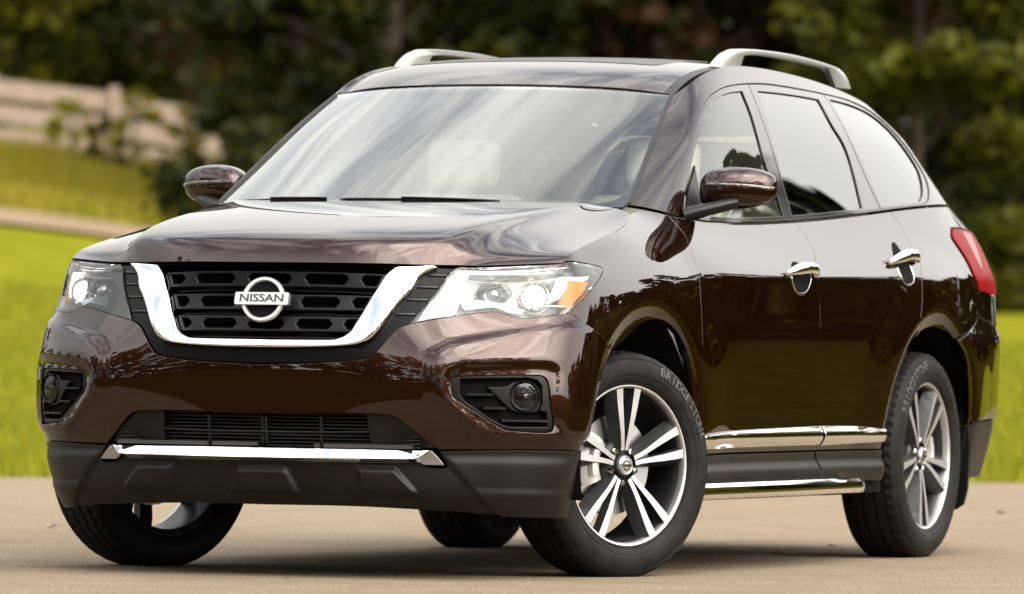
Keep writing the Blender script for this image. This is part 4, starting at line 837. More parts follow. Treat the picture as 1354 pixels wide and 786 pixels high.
# --- wheels
def make_wheel(phase):
    """Left-hand wheel about its own centre, outer face towards +y."""
    objs = []
    # tyre
    n = 240; prof = [(.092,.262),(.104,.268),(.1075,.2715),(.1062,.2735),(.1085,.2755),(.1135,.285),(.1165,.295),(.1152,.2965),(.1172,.2985),(.1185,.305),(.1185,.325),(.113,.345),(.1085,.352),(.1098,.3535),(.1062,.3565),(.1015,.362),(.092,.3695)]
    tread = [(.088,.3725,1),(.074,.3755,1),(.066,.3765,1),(.0655,.369,0),(.0585,.369,0),(.058,.3775,2),(.027,.3785,2),(.0265,.370,0),(.0185,.370,0),(.018,.3788,3),(-.018,.3788,3),(-.0185,.370,0),(-.0265,.370,0),(-.027,.3785,2),(-.058,.3775,2),(-.0585,.369,0),(-.0655,.369,0),(-.066,.3765,1),(-.074,.3755,1),(-.088,.3725,1)]
    full = [(a_, r_, 0) for a_, r_ in prof] + tread + [(-a_, r_, 0) for a_, r_ in prof[::-1]]
    V = []; F = []
    for k in range(n):
        t_ = 2 * math.pi * k / n
        for a_, r_, kind in full:
            if kind == 1 and k % 4 == 0: r_ -= .006
            if kind == 2 and (k + (2 if a_ > 0 else 0)) % 6 == 0: r_ -= .004
            if kind == 3 and k % 8 == 0: r_ -= .003
            x_, z_ = r_ * math.cos(t_), r_ * math.sin(t_)
            if z_ < -.368: z_ = -.368
            V.append((x_, a_, z_))
    m_ = len(full); F = [(k*m_+i, k*m_+i+1, ((k+1)%n)*m_+i+1, ((k+1)%n)*m_+i) for k in range(n) for i in range(m_-1)]
    mb = MB(); mb.add(V, F); objs.append(('tyre', mb, RUBBER, 38))
    # rim: barrel, lip
    mb = MB(); mb.rev([(-.10,.27),(-.10,.262),(-.09,.245),(.05,.243),(.068,.250),(.076,.2548)], 96); objs.append(('rim_barrel', mb, BARREL, 40))
    mb = MB(); mb.rev([(.074,.2545),(.0885,.2555),(.0965,.2580),(.0995,.2615),(.1005,.2655),(.0985,.2690),(.092,.2705),(.085,.2690)], 120); objs.append(('rim', mb, MACH, 50))
    face, flank = MB(), MB()
    def rot(p, a_): return (p[0] * math.cos(a_) - p[1] * math.sin(a_), p[0] * math.sin(a_) + p[1] * math.cos(a_))
    for j in range(5):
        a0 = math.radians(phase + 72 * j - 90)
        for sg in (1, -1):
            # machined arm (radial r, tangential w): inner edge .. outer edge
            rr_ = [.050, .075, .112, .165, .215, .2565]
            wi = [.0015, .0035, .0085, .0165, .0225, .0265]; wo = [.0165, .0185, .0250, .0375, .0480, .0550]
            wf = [.027, .031, .040, .056, .069, .079]           # outer foot of the dark flank
            yf = [.080, .083, .087, .091, .0935, .0965]; yb = [.048, .046, .044, .044, .050, .062]
            def ring(w_, y_): return [(sg * w_[i], rr_[i] * .999, y_[i]) for i in range(6)]
            A, B, Cc = ring(wi, yf), ring(wo, yf), ring(wf, yb); D = [(sg * wi[i] * .9, rr_[i], yf[i] - .035) for i in range(6)]
            def put(mb_, P, Q):
                V = []
                for x_, r_, y_ in P + Q:
                    q = math.sqrt(max(r_ * r_ - x_ * x_, 0)) if r_ > .07 else r_
                    u_ = rot((x_, q), a0); V.append((u_[0], y_, u_[1]))
                mb_.add(V, [(i, i + 1, 7 + i, 6 + i) for i in range(5)])
            put(face, A, B); put(flank, B, Cc); put(flank, A, D)
    objs.append(('spoke_face', face, MACH, None)); objs.append(('spoke_flank', flank, GREYA, None))
    mb = MB(); mb.rev([(.030,.082),(.052,.080),(.060,.070),(.056,.050),(.060,.040),(.078,.0355),(.080,.031)], 60); objs.append(('hub', mb, GREYA, 40))
    mb = MB(); mb.rev([(.074,.0335),(.086,.032),(.090,.028),(.088,.024),(.090,.0235),(.091,.0005)], 48); objs.append(('hub_cap', mb, mat('hub_cap_silver', (.42,.42,.42), .3, .9), 30))
    mb = MB()
    for k in range(40):
        a1, a2 = 2 * math.pi * k / 40, 2 * math.pi * (k + 1) / 40
        mb.add([(q * math.cos(a_), .0925, q * math.sin(a_)) for a_ in (a1, a2) for q in (.0135, .0175)], [(0, 1, 3, 2)])
    mb.box((0, .0925, 0), (.042, .002, .009)); objs.append(('cap_badge', mb, CHROME, None))
    for j in range(5):
        mb = MB(); a_ = math.radians(phase + 36 + 72 * j); cx, cz = .0572 * math.cos(a_), .0572 * math.sin(a_)
        mb.tube([(cx, .055, cz), (cx, .076, cz), (cx, .080, cz)], [.0105, .0105, .007], 6)
        objs.append(('lug_nut', mb, CHROME, 20))
    mb = MB(); mb.rev([(.010,.165),(.022,.165),(.022,.075),(.045,.072),(.045,.02)], 60); mb.rev([(.010,.165),(-.004,.165),(-.004,.08)], 60); objs.append(('brake_disc', mb, BRAKE, 30))
    mb = MB(); V = []
    return objs
def text_ring(word, r0, size, a_start, step):
    V, F = [], []
    for i, ch in enumerate(word):
        tv, tf = text_mesh(ch, size, .0005, .95, .0008); a_ = math.radians(a_start - step * i); b = len(V)
        for x_, y_, z_ in tv:      # outward = top of the letter, clockwise = reading direction as seen from outside
            rr_ = r0 + y_; th = a_ - x_ / r0
            V.append((rr_ * math.cos(th), float(np.interp(rr_, [.285,.305,.325,.345,.352,.362], [.1135,.1185,.1185,.113,.1085,.1015])) + .0024 + z_, rr_ * math.sin(th)))
        F += [tuple(q + b for q in f) for f in tf]
    return V, F
def flipx(V): return [(-v[0], v[1], v[2]) for v in V]
def place_wheel(loc, side_, steer, phase, text_a, cal_x):
    w = empty('wheel', loc, car, (0, 0, math.radians(steer)))
    for nm, mb, m_, sh in make_wheel(phase):
        V, F = mb.V, mb.F
        if side_ < 0: V = [(v[0], -v[1], v[2]) for v in V]; F = [f[::-1] for f in F]
        o = mesh_obj(nm, V, F, m_, w, smooth_=sh is not None)
        bm = bmesh.new(); bm.from_mesh(o.data); bmesh.ops.recalc_face_normals(bm, faces=bm.faces); bm.to_mesh(o.data); bm.free()
        if sh: o.data.set_sharp_from_angle(angle=math.radians(sh))
    V, F = text_ring('BRIDGESTONE', .334, .043, text_a, 4.9)
    V = flipx(V)          # from outside on the left, +x (forward) is to the viewer's left
    if side_ < 0: V = [(-v[0], -v[1], v[2]) for v in V]
    mesh_obj('tyre_lettering', V, F, TEXT_GREY, w, smooth_=False)
    mb = MB(); pts_ = [(cal_x * .125 * math.cos(a_) , .03 * side_, .125 * math.sin(a_)) for a_ in np.linspace(-.45, .75, 7)]
    mb.tube(pts_, .036, 10, squash=(1.0, 1.3)); mb.tube([(p[0] * 1.05, .065 * side_, p[2]) for p in pts_[1:6]], .020, 8); mb.build('brake_caliper', CALIPER, w, sharp=40)
    return w
STEER = -25
place_wheel((.005, .828, .368), 1, STEER, 90, 66, 1); place_wheel((.005, -.828, .368), -1, STEER, 60, 20, 1)
place_wheel((-2.9, .838, .368), 1, 0, 126, 150, -1); place_wheel((-2.9, -.838, .368), -1, 0, 40, 80, -1)

# ---------------------------------------------------------------- the place
FW2 = np.array([cy, sy]); RT2 = np.array([sy, -cy])
def DL(d, l): p = np.array(CAM[:2]) + FW2 * d + RT2 * l; return float(p[0]), float(p[1])     # metres ahead of / right of the camera's stand point
def terrain(x, y):
    x = np.asarray(x, float); y = np.asarray(y, float)
    d = (x - CAM[0]) * FW2[0] + (y - CAM[1]) * FW2[1]; l = (x - CAM[0]) * RT2[0] + (y - CAM[1]) * RT2[1]
    slope = .022 + .0240 * smooth(3, -8.5, l)
    rise = np.maximum(d - 44.5, 0); z = slope * np.minimum(rise, 110) 
    return z + .05 * np.sin(x * .21 + 1) * np.sin(y * .17) * smooth(2, 20, rise)
def kind(o, k): o['kind'] = k; return o
def grid(name, ds, ls, m, dz=0.0):
    V = []; n = len(ls)
    for d in ds:
        for l in ls: x, y = DL(d, l); V.append((x, y, float(terrain(x, y)) + dz))
    F = [(i*n+k, (i+1)*n+k, (i+1)*n+k+1, i*n+k+1) for i in range(len(ds)-1) for k in range(n-1)]
    return mesh_obj(name, V, [f[::-1] for f in F], m)
def ground_mat(name, cols, scales, bump=None, rough=.9, spec=.0):
    m = bpy.data.materials.new(name); m.use_nodes = True; t = m.node_tree; b = t.nodes['Principled BSDF']; b.inputs['Roughness'].default_value = rough; b.inputs['Specular IOR Level'].default_value = spec
    c = t.nodes.new('ShaderNodeTexCoord'); prev = None
    for (col, sc, lo, hi) in zip(cols[1:], scales, [.38 if q < 20 else .45 for q in scales], [.64 if q < 20 else .60 for q in scales]):
        n = t.nodes.new('ShaderNodeTexNoise'); n.inputs['Scale'].default_value = sc; n.inputs['Detail'].default_value = 6 if sc < 20 else 2; t.links.new(c.outputs['Object'], n.inputs[0])
        r = t.nodes.new('ShaderNodeMapRange'); r.inputs[1].default_value = lo; r.inputs[2].default_value = hi; t.links.new(n.outputs[0], r.inputs[0])
        x = t.nodes.new('ShaderNodeMix'); x.data_type = 'RGBA'; t.links.new(r.outputs[0], x.inputs[0])
        if prev is None: x.inputs[6].default_value = (*cols[0], 1)
        else: t.links.new(prev.outputs[2], x.inputs[6])
        x.inputs[7].default_value = (*col, 1); prev = x
    t.links.new(prev.outputs[2], b.inputs['Base Color'])
    if bump:
        n = t.nodes.new('ShaderNodeTexNoise'); n.inputs['Scale'].default_value = bump[0]; n.inputs['Detail'].default_value = 6; n.inputs['Roughness'].default_value = .7; t.links.new(c.outputs['Object'], n.inputs[0])
        u = t.nodes.new('ShaderNodeBump'); u.inputs['Strength'].default_value = bump[1]; u.inputs['Distance'].default_value = bump[2]; t.links.new(n.outputs[0], u.inputs['Height']); t.links.new(u.outputs[0], b.inputs['Normal'])
    return m
LAWN = ground_mat('lawn', [(0.1187, 0.1204, 0.0084), (0.1484, 0.1369, 0.0108), (0.0933, 0.0991, 0.0066)], [.35, 2.2])
MEADOW = ground_mat('dry_meadow', [(0.140, 0.122, 0.0150), (0.108, 0.098, 0.0105)], [.5])
ROADM = ground_mat('worn_asphalt', [(0.2065, 0.1593, 0.1015), (0.1763, 0.1356, 0.0864), (0.3828, 0.3051, 0.2106), (0.0719, 0.0542, 0.0356), (0.1624, 0.1243, 0.0788)], [.6, 75, 105, 2.6], (90, .9, .010), .9, .15)
PATHM = ground_mat('dirt', [(.19, .140, .092), (.16, .118, .075)], [.8])
g = grid('ground', list(np.linspace(-400, 40, 23)) + list(np.linspace(44, 160, 50)) + [200, 300, 600, 1500], list(np.linspace(-900, -30, 12)) + list(np.linspace(-24, 24, 33)) + list(np.linspace(30, 900, 12)), LAWN, -.035); kind(g, 'structure')
# the road: along the car, its left edge beside the car and its far edge behind it
edge_far = [DL(42.97 + .39 * l + .10 * math.sin(l * 2.1) + .05 * math.sin(l * 6.3), l) for l in np.linspace(-40, 8, 120)]
xs_ = np.linspace(90, -14, 60); edge_left = [(x, 2.75 + .05 * math.sin(x * 1.3) + .03 * math.sin(x * 4.1)) for x in xs_]
fr = [(x, y) for x, y in edge_far if y < 2.75]
poly = edge_left[:] ; poly = [p for p in poly if (p[0] - CAM[0]) * FW2[0] + (p[1] - CAM[1]) * FW2[1] < 42.97 + .39 * ((p[0] - CAM[0]) * RT2[0] + (p[1] - CAM[1]) * RT2[1])]
near = [DL(23.3 + .12 * math.sin(l * 1.1) + .05 * math.sin(l * 4.3), l) for l in np.linspace(-45, 2.6, 90)]
poly = [p for p in poly if (p[0] - CAM[0]) * FW2[0] + (p[1] - CAM[1]) * FW2[1] > 23.4] + fr[::-1] + [p for p in near if p[1] < 2.75]
bmr = bmesh.new(); vs = [bmr.verts.new((x, y, 0)) for x, y in poly]; f = bmr.faces.new(vs); bmr.normal_update()
if f.normal.z < 0: f.normal_flip()
ex_ = bmesh.ops.extrude_face_region(bmr, geom=[f]); bmesh.ops.translate(bmr, vec=(0, 0, -.12), verts=[v for v in ex_['geom'] if isinstance(v, bmesh.types.BMVert)])
bmesh.ops.recalc_face_normals(bmr, faces=bmr.faces); me = bpy.data.meshes.new('road'); bmr.to_mesh(me); bmr.free(); me.materials.append(ROADM); road = link(bpy.data.objects.new('road', me)); kind(road, 'structure')
UNSEEN_DARK = ground_mat('unseen_dark_ground', [(.027, .021, .0016), (.036, .028, .003), (.019, .016, .0012)], [.5, 3.0])  # unseen ground, coloured dark to darken what the paintwork mirrors
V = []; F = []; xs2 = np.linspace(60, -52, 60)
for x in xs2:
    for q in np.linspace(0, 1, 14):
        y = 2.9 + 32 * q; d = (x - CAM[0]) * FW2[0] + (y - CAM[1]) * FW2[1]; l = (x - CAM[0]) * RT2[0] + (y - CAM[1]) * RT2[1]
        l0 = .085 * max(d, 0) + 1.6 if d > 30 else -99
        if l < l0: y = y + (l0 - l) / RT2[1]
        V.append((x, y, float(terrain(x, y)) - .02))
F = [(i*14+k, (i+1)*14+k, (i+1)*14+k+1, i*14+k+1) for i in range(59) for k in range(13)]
kind(mesh_obj('unseen_side_ground', V, F, UNSEEN_DARK), 'structure')  # added out of view beside the car to keep the door reflections dark
kind(grid('unseen_front_ground', np.linspace(-70, 23.6, 30), np.linspace(-70, 60, 40), UNSEEN_DARK, -.012), 'structure')  # added out of view ahead of the car so the bumper mirrors dark ground
kind(grid('dirt_path', np.linspace(87.5, 91.5, 5), np.linspace(-14, -.5, 20), PATHM, .012), 'structure')
kind(grid('meadow', np.linspace(91.7, 121, 14), np.linspace(-16, 2, 24), MEADOW, .008), 'structure')
# grass blades (uncountable)
def blades(name, n, dr, lr, h, cols, lab, width=.012, keep=None):
    rng = np.random.default_rng(len(name) * 7)
    d = dr[0] + (dr[1] - dr[0]) * rng.random(n); l = lr[0] + (lr[1] - lr[0]) * rng.random(n); x = CAM[0] + FW2[0] * d + RT2[0] * l; y = CAM[1] + FW2[1] * d + RT2[1] * l
    k = (d > 42.9 + .39 * l + .12 * rng.random(n)) if keep is None else keep(x, y); x, y = x[k], y[k]; n = len(x); z = terrain(x, y) - .04
    a = rng.random(n) * 6.283; hh = h * (.6 + .8 * rng.random(n)) + .03; w = width * (.7 + .6 * rng.random(n)); lean = .45 * hh * rng.random(n); la = rng.random(n) * 6.283
    A = np.stack([x - w * np.cos(a), y - w * np.sin(a), z], 1); B = np.stack([x + w * np.cos(a), y + w * np.sin(a), z], 1); T = np.stack([x + lean * np.cos(la), y + lean * np.sin(la), z + hh], 1)
    V = np.stack([A, B, T], 1).reshape(-1, 3); F = np.arange(3 * n).reshape(-1, 3)
    me = bpy.data.meshes.new(name); me.vertices.add(3 * n); me.vertices.foreach_set('co', V.ravel()); me.loops.add(3 * n); me.loops.foreach_set('vertex_index', F.ravel().astype(np.int32)); me.polygons.add(n); me.polygons.foreach_set('loop_start', (np.arange(n) * 3).astype(np.int32)); me.polygons.foreach_set('loop_total', np.full(n, 3, np.int32))
    for m_ in cols: me.materials.append(m_)
    me.polygons.foreach_set('material_index', rng.integers(0, len(cols), n).astype(np.int32)); me.update(); me.validate()
    o = link(bpy.data.objects.new(name, me)); kind(o, 'stuff'); o['label'] = lab; return o
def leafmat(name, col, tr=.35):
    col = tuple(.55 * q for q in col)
    if name in MATS: return MATS[name]
    m = bpy.data.materials.new(name); m.use_nodes = True; MATS[name] = m; t = m.node_tree; b = t.nodes['Principled BSDF']; o = t.nodes['Material Output']
    b.inputs['Base Color'].default_value = (*col, 1); b.inputs['Roughness'].default_value = .55; b.inputs['Specular IOR Level'].default_value = .1
    tl = t.nodes.new('ShaderNodeBsdfTranslucent'); tl.inputs[0].default_value = (col[0] * 1.3, col[1] * 1.3, col[2] * .8, 1); x = t.nodes.new('ShaderNodeMixShader'); x.inputs[0].default_value = tr
    t.links.new(b.outputs[0], x.inputs[1]); t.links.new(tl.outputs[0], x.inputs[2]); t.links.new(x.outputs[0], o.inputs[0]); return m
GB = [leafmat('grass_blade_green', (0.2862, 0.3009, 0.0180)), leafmat('grass_blade_yellow', (0.3816, 0.3540, 0.0270)), leafmat('grass_blade_dark', (0.2014, 0.2242, 0.0132))]
blades('lawn_grass', 90000, (42, 74), (-5.2, 5.2), .07, GB, 'short yellow-green mown grass behind the road')
MB_ = [leafmat('straw_blade', (0.4750, 0.3640, 0.0520)), leafmat('olive_blade', (0.3375, 0.2860, 0.0288)), leafmat('green_blade', (0.2375, 0.2470, 0.0176))]
blades('tall_meadow_grass', 42000, (92, 118), (-9, 1), .17, MB_, 'tall dry olive grass below the wooden fence', .02, keep=lambda x, y: np.ones(len(x), bool))
# --- trees
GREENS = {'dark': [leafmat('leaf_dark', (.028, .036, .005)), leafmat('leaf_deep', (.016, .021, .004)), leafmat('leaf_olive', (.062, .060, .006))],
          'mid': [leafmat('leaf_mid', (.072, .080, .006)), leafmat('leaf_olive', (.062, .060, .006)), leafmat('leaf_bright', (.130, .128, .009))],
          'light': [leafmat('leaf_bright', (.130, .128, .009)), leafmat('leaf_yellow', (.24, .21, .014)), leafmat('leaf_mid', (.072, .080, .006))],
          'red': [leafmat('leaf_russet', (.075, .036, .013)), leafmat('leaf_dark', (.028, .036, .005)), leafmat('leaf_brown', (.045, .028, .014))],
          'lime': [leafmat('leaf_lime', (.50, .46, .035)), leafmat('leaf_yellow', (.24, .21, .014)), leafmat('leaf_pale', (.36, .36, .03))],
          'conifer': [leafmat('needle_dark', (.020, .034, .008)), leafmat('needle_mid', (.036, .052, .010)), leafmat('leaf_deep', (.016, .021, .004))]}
BARK = mat('bark', (.075, .055, .040), .9, noise=(6, (.045, .032, .024)), bump=(30, .5))
def leaves_mesh(name, P, size, mats_, rng, parent, weights=None):
    n = len(P); u = rng.normal(size=(n, 3)); u /= np.linalg.norm(u, axis=1)[:, None]; w = np.cross(u, rng.normal(size=(n, 3))); w /= np.linalg.norm(w, axis=1)[:, None]
    s = (size * (.6 + .8 * rng.random(n)))[:, None]
    V = np.stack([P - u * s, P + w * s * .55, P + u * s, P - w * s * .55], 1).reshape(-1, 3)
    me = bpy.data.meshes.new(name); me.vertices.add(4 * n); me.vertices.foreach_set('co', V.ravel()); me.loops.add(4 * n); me.loops.foreach_set('vertex_index', np.arange(4 * n, dtype=np.int32)); me.polygons.add(n); me.polygons.foreach_set('loop_start', (np.arange(n) * 4).astype(np.int32)); me.polygons.foreach_set('loop_total', np.full(n, 4, np.int32))
    for m_ in mats_: me.materials.append(m_)
    me.polygons.foreach_set('material_index', rng.choice(len(mats_), n, p=weights or [.45, .30, .25]).astype(np.int32)); me.update(); me.validate()
    return link(bpy.data.objects.new(name, me), parent)
def tree(name, x, y, h, r, kind_, label, cat='tree', group=None, n=5200, low=.06, leaf=.15, seed=0, conifer=False, clumps=46, trunk_r=.16):
    rng = np.random.default_rng(seed + 11); z0 = float(terrain(x, y)) - .05; root = tag(empty(name, (x, y, z0)), label, cat, group)
    mb = MB(); lean = rng.normal(size=2) * .03 * h
    tp = [(lean[0] * q * q, lean[1] * q * q, h * .92 * q) for q in np.linspace(0, 1, 7)]; mb.tube(tp, [trunk_r * (1.15 - q * 1.0) + .012 for q in np.linspace(0, 1, 7)], 9)
    C_ = []
    for i in range(clumps):
        q = low + (1 - low) * rng.random() ** (1.15 if conifer else .9); a = rng.random() * 6.283
        prof = (1.05 - q) if conifer else math.sin(math.pi * min(max(.10 + .86 * q, 0), 1)) ** .55
        rad = r * prof * (.35 + .65 * rng.random() ** .5); c = np.array([rad * math.cos(a) + lean[0] * q * q, rad * math.sin(a) + lean[1] * q * q, h * q]); C_.append((c, r * (.16 + .20 * rng.random()) * (.6 + .4 * prof)))
        if i % 3 == 0:
            b0_ = np.array([lean[0] * q * q, lean[1] * q * q, max(h * (q - .10), .3)]); mb.tube([b0_, (b0_ + c) / 2 + np.array([0, 0, .1]), c], [trunk_r * .35 * (1.1 - q) + .01, trunk_r * .2 * (1.1 - q) + .008, .006], 5)
    mb.build('trunk', BARK, root)
    per = n // clumps; P = []
    for c, s in C_:
        d = rng.normal(size=(per, 3)); d /= np.linalg.norm(d, axis=1)[:, None]; P.append(c + d * (s * rng.random((per, 1)) ** .45) * [1.15, 1.15, .75 if not conifer else .5])
    P = np.concatenate(P); P = P[P[:, 2] > .05]; leaves_mesh('crown', P, leaf, GREENS[kind_], rng, root)
    return root
BG = [  # seen behind the car: (depth, right, height, radius, kind, label)
 (97, -1.5, 10.5, 2.25, 'dark', 'dark broad tree just right of the wooden fence'),
 (104, .6, 12.0, 3.2, 'dark', 'tall dark tree behind the left half of the SUV roof'),
 (99, 1.9, 10.0, 2.3, 'red', 'russet brown thicket tree behind the middle of the SUV roof'),
 (103, 3.6, 11.0, 2.8, 'red', 'brownish tree behind the right roof rail of the SUV'),
 (92, 4.6, 9.0, 1.7, 'mid', 'olive green tree rising beside the rear pillar of the SUV'),
 (97, 6.5, 12.0, 2.6, 'dark', 'nearly black conifer at the right edge above the lawn'),
 (110, 5.6, 13.0, 3.4, 'dark', 'tall shaded tree behind the olive green tree'),
 (112, -1.6, 12.0, 3.4, 'red', 'brownish tall tree behind the dark broad tree'),
 (109, 2.4, 13.0, 3.3, 'dark', 'tall shaded tree behind the russet thicket'),
 (106, 8.3, 12.0, 3.2, 'dark', 'dark green tree beyond the right edge of the lawn'),
 (132, -8.6, 6.6, 2.2, 'light', 'pale green tree above the left end of the wooden fence'),
 (134, -6.9, 7.3, 2.4, 'light', 'yellow-green tree behind the wooden fence'),
 (131, -5.0, 8.5, 2.6, 'dark', 'dark tree behind the right end of the wooden fence'),
 (140, -10.6, 7.0, 2.6, 'dark', 'dark tree farthest left behind the wooden fence'),
 (150, -7.8, 7.5, 3.4, 'mid', 'wide green tree in the gap behind the left fence trees'),
 (152, -10.8, 7.8, 3.4, 'mid', 'wide green tree at the far left behind the fence trees'),
 (150, -4.8, 9.0, 3.4, 'dark', 'wide dark tree in the gap behind the fence end'),
 (137, -3.6, 10.0, 3.0, 'dark', 'tall dark tree between the fence trees and the dark broad tree'),
]
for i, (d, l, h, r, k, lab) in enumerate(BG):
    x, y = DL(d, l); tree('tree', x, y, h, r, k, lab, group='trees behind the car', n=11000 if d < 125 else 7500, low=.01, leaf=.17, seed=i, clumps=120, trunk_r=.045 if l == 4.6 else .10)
# undergrowth at the foot of the trees
UG = [(93, -2.6, .9, 'dark', 'low green bush at the right end of the fence'), (92.5, .2, 1.0, 'dark', 'low dark bush behind the SUV windscreen'), (94, 3.2, 1.1, 'dark', 'low dark bush hidden behind the SUV doors'), (93, 5.1, .9, 'dark', 'low bush at the foot of the olive green tree'), (94, 6.2, .9, 'dark', 'low dark bush at the far right under the conifer')]
for i, (d, l, h, k, lab) in enumerate(UG):
    x, y = DL(d, l); tree('bush', x, y, h * 1.5, h * 1.5, k, lab, 'bush', 'bushes under the trees', n=2600, low=.02, leaf=.10, seed=50 + i, clumps=30, trunk_r=.04)
# saplings in front of the fence
for i, (d, l, h, k, lab) in enumerate([(112, -5.25, 1.25, 'lime', 'yellow-green sapling in front of the middle of the fence'), (113, -4.55, 1.15, 'lime', 'yellow-green sapling near the right end of the fence'), (112.5, -5.6, .75, 'dark', 'small dark shrub low against the fence rails'), (113, -6.15, .95, 'lime', 'pale thin sapling beside the left fence post')]):
    x, y = DL(d, l); tree('sapling', x, y, h, .33, k, lab, 'sapling', 'saplings along the fence', n=420, low=.25, leaf=.06, seed=80 + i, clumps=16, trunk_r=.015)
# --- fence
WOOD = mat('weathered_fence_boards', (.46, .345, .26), .8, noise=(9, (.36, .27, .20), 5))
fr_ = []
fence = tag(empty('fence', (*DL(116, -9), 0)), 'pale weathered three-rail wooden board fence on the grassy rise', 'fence')
fence.location = (0, 0, 0)
def fpos(q): d = 114.5 + 4.5 * q; l = -11.0 + 6.9 * q; x, y = DL(d, l); return Vector((x, y, float(terrain(x, y))))
npan = 4
for i in range(npan):
    a_, b_ = fpos(i / npan), fpos((i + 1) / npan); u_ = (b_ - a_); ln = Vector((u_.x, u_.y, 0)).length; ang = math.atan2(u_.y, u_.x); tilt = -math.atan2(u_.z, ln)
    rm = Matrix.Rotation(ang, 3, 'Z') @ Matrix.Rotation(tilt, 3, 'Y')
    for hh in (.15, .50, .85):
        mb = MB(); mb.box((a_ + b_) / 2 + Vector((0, 0, hh)) + rm @ Vector((0, .06, 0)), (ln * 1.0, .028, .265), rm); o = mb.build('rail', WOOD, fence, smooth_=False)
for i in range(npan + 1):
    p = fpos(i / npan); mb = MB(); mb.box(p + Vector((0, 0, .40)), (.12, .12, 1.35), Matrix.Rotation(math.atan2((fpos(1) - fpos(0)).y, (fpos(1) - fpos(0)).x), 3, 'Z')); mb.build('post', WOOD, fence, smooth_=False)
# --- trees and hedges that stand around the road and show in the paintwork
rng_ = random.Random(9)
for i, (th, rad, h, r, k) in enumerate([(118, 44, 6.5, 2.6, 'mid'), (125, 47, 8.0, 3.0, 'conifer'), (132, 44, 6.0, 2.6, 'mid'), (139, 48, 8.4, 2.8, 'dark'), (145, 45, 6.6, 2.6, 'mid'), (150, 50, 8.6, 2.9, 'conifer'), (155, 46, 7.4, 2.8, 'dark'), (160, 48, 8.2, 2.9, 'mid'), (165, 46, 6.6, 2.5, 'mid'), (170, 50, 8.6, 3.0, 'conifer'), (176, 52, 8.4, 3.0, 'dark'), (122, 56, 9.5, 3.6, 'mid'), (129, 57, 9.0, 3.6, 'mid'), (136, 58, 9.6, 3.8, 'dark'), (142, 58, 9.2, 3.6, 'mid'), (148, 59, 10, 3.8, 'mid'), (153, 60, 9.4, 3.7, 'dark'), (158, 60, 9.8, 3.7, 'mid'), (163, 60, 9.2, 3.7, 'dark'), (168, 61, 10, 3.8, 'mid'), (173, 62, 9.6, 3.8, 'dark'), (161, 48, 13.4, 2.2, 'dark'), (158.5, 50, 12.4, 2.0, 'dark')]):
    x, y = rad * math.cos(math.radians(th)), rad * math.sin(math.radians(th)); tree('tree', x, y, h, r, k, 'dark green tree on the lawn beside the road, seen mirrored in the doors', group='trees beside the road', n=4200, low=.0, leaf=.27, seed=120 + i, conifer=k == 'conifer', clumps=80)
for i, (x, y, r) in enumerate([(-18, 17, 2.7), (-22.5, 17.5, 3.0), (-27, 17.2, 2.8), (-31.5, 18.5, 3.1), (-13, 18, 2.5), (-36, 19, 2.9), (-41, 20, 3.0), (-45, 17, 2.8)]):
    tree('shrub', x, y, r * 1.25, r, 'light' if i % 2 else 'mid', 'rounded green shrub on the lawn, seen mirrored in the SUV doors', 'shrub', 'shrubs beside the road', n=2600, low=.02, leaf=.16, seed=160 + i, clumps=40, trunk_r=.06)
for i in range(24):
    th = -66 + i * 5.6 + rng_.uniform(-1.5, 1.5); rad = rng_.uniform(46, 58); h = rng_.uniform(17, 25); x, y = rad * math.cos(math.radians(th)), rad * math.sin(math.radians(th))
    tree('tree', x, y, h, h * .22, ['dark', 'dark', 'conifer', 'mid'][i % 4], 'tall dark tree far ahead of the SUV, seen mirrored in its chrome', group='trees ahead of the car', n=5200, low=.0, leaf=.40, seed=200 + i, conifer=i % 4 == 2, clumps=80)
for i in range(9):
    th = -78 - i * 11; rad = 40 + (i % 3) * 5; h = 7 + (i * 37 % 5); x, y = rad * math.cos(math.radians(th)), rad * math.sin(math.radians(th))
    if th < -136: continue
    tree('tree', x, y, h, h * .33, ['dark', 'mid', 'conifer'][i % 3], 'leafy tree across the road, seen mirrored in the SUV front', group='trees right of the road', n=3000, low=.0, leaf=.26, seed=240 + i, conifer=i % 3 == 2, clumps=50)
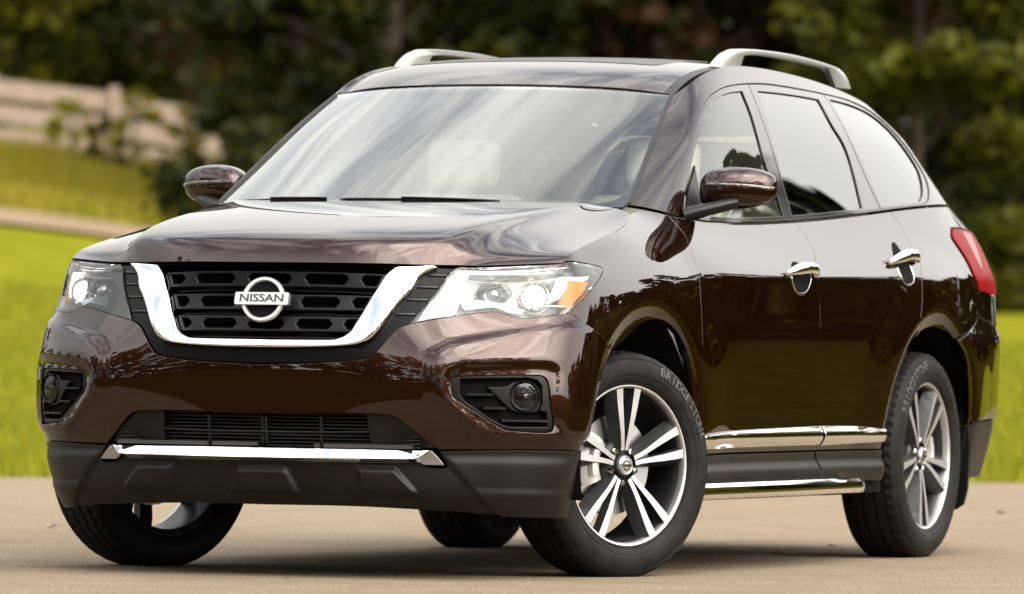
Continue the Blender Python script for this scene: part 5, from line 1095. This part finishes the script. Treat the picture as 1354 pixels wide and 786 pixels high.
# --- fallen leaves
def leaf_thing(x, y, s, a, m_, lab):
    mb = MB(); n = 10; P = []
    for k in range(n):
        t_ = 2 * math.pi * k / n; rr_ = s * (.6 + .4 * abs(math.cos(t_))) * (1 + .15 * math.sin(3 * t_)); px_, py_ = rr_ * math.cos(t_), rr_ * .6 * math.sin(t_); P.append((x + px_ * math.cos(a) - py_ * math.sin(a), y + px_ * math.sin(a) + py_ * math.cos(a), .006 + .35 * abs(py_)))
    mb.add(P + [(x, y, .004)] , [(k, (k+1) % n, n) for k in range(n)]); mb.tube([(x + s * math.cos(a), y + s * math.sin(a), .008), (x + 1.5 * s * math.cos(a), y + 1.5 * s * math.sin(a), .012)], .0012, 5)
    tag(mb.build('fallen_leaf', m_, None), lab, 'leaf', 'fallen leaves on the road')
LO = mat('orange_leaf', (.42, .15, .03), .6); LB = mat('brown_leaf', (.22, .12, .05), .7); LG = mat('olive_leaf', (.16, .14, .03), .6)
for x, y, s_, a_, m_, lab in ((-3.02, .29, .035, .4, LO, 'orange fallen leaf in the shade under the SUV between its left wheels'), (-2.75, .42, .03, 2.0, LO, 'small orange fallen leaf just ahead of the left rear wheel'), (-3.9, .22, .025, 1.1, LB, 'brown fallen leaf beside the left rear tyre shadow'), (-4.11, -3.14, .05, .2, LG, 'olive fallen leaf at the far left edge of the road picture'), (-9.68, -1.04, .045, .9, LB, 'brown fallen leaf on the road at the far right behind the SUV'), (1.13, .17, .02, .7, LB, 'tiny brown fallen leaf on the road in front of the bumper')):
    leaf_thing(x, y, s_, a_, m_, lab)
# far wood on both sides of what the picture shows: one mass
rng = np.random.default_rng(77); P = []; mb = MB()
for side_, l0, l1 in ((-1, 12.5, 60), (1, 10.5, 60)):
    for k in range(34):
        d = rng.uniform(100, 150); l = side_ * rng.uniform(l0, l1) * (d / 110); x, y = DL(d, l); h = rng.uniform(7, 13); z0 = float(terrain(x, y)); r = h * rng.uniform(.22, .32)
        mb.tube([(x, y, z0 - .1), (x, y, z0 + h * .8)], [.16, .04], 6)
        for c in range(26):
            q = rng.random() ** .9; a = rng.random() * 6.283; rad = r * math.sin(math.pi * (.12 + .84 * q)) ** .55 * (.4 + .6 * rng.random() ** .5); ctr = np.array([x + rad * math.cos(a), y + rad * math.sin(a), z0 + h * q])
            u = rng.normal(size=(60, 3)); u /= np.linalg.norm(u, axis=1)[:, None]; P.append(ctr + u * (r * rng.uniform(.2, .36) * rng.random((60, 1)) ** .45))
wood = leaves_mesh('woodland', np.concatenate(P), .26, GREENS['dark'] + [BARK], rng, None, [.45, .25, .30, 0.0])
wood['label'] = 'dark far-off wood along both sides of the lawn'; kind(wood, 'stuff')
bmw = bmesh.new(); bmw.from_mesh(wood.data); b0_ = [bmw.verts.new(v) for v in mb.V]
for f in mb.F:
    try: bmw.faces.new([b0_[i] for i in f]).material_index = 3
    except ValueError: pass
bmw.to_mesh(wood.data); bmw.free()
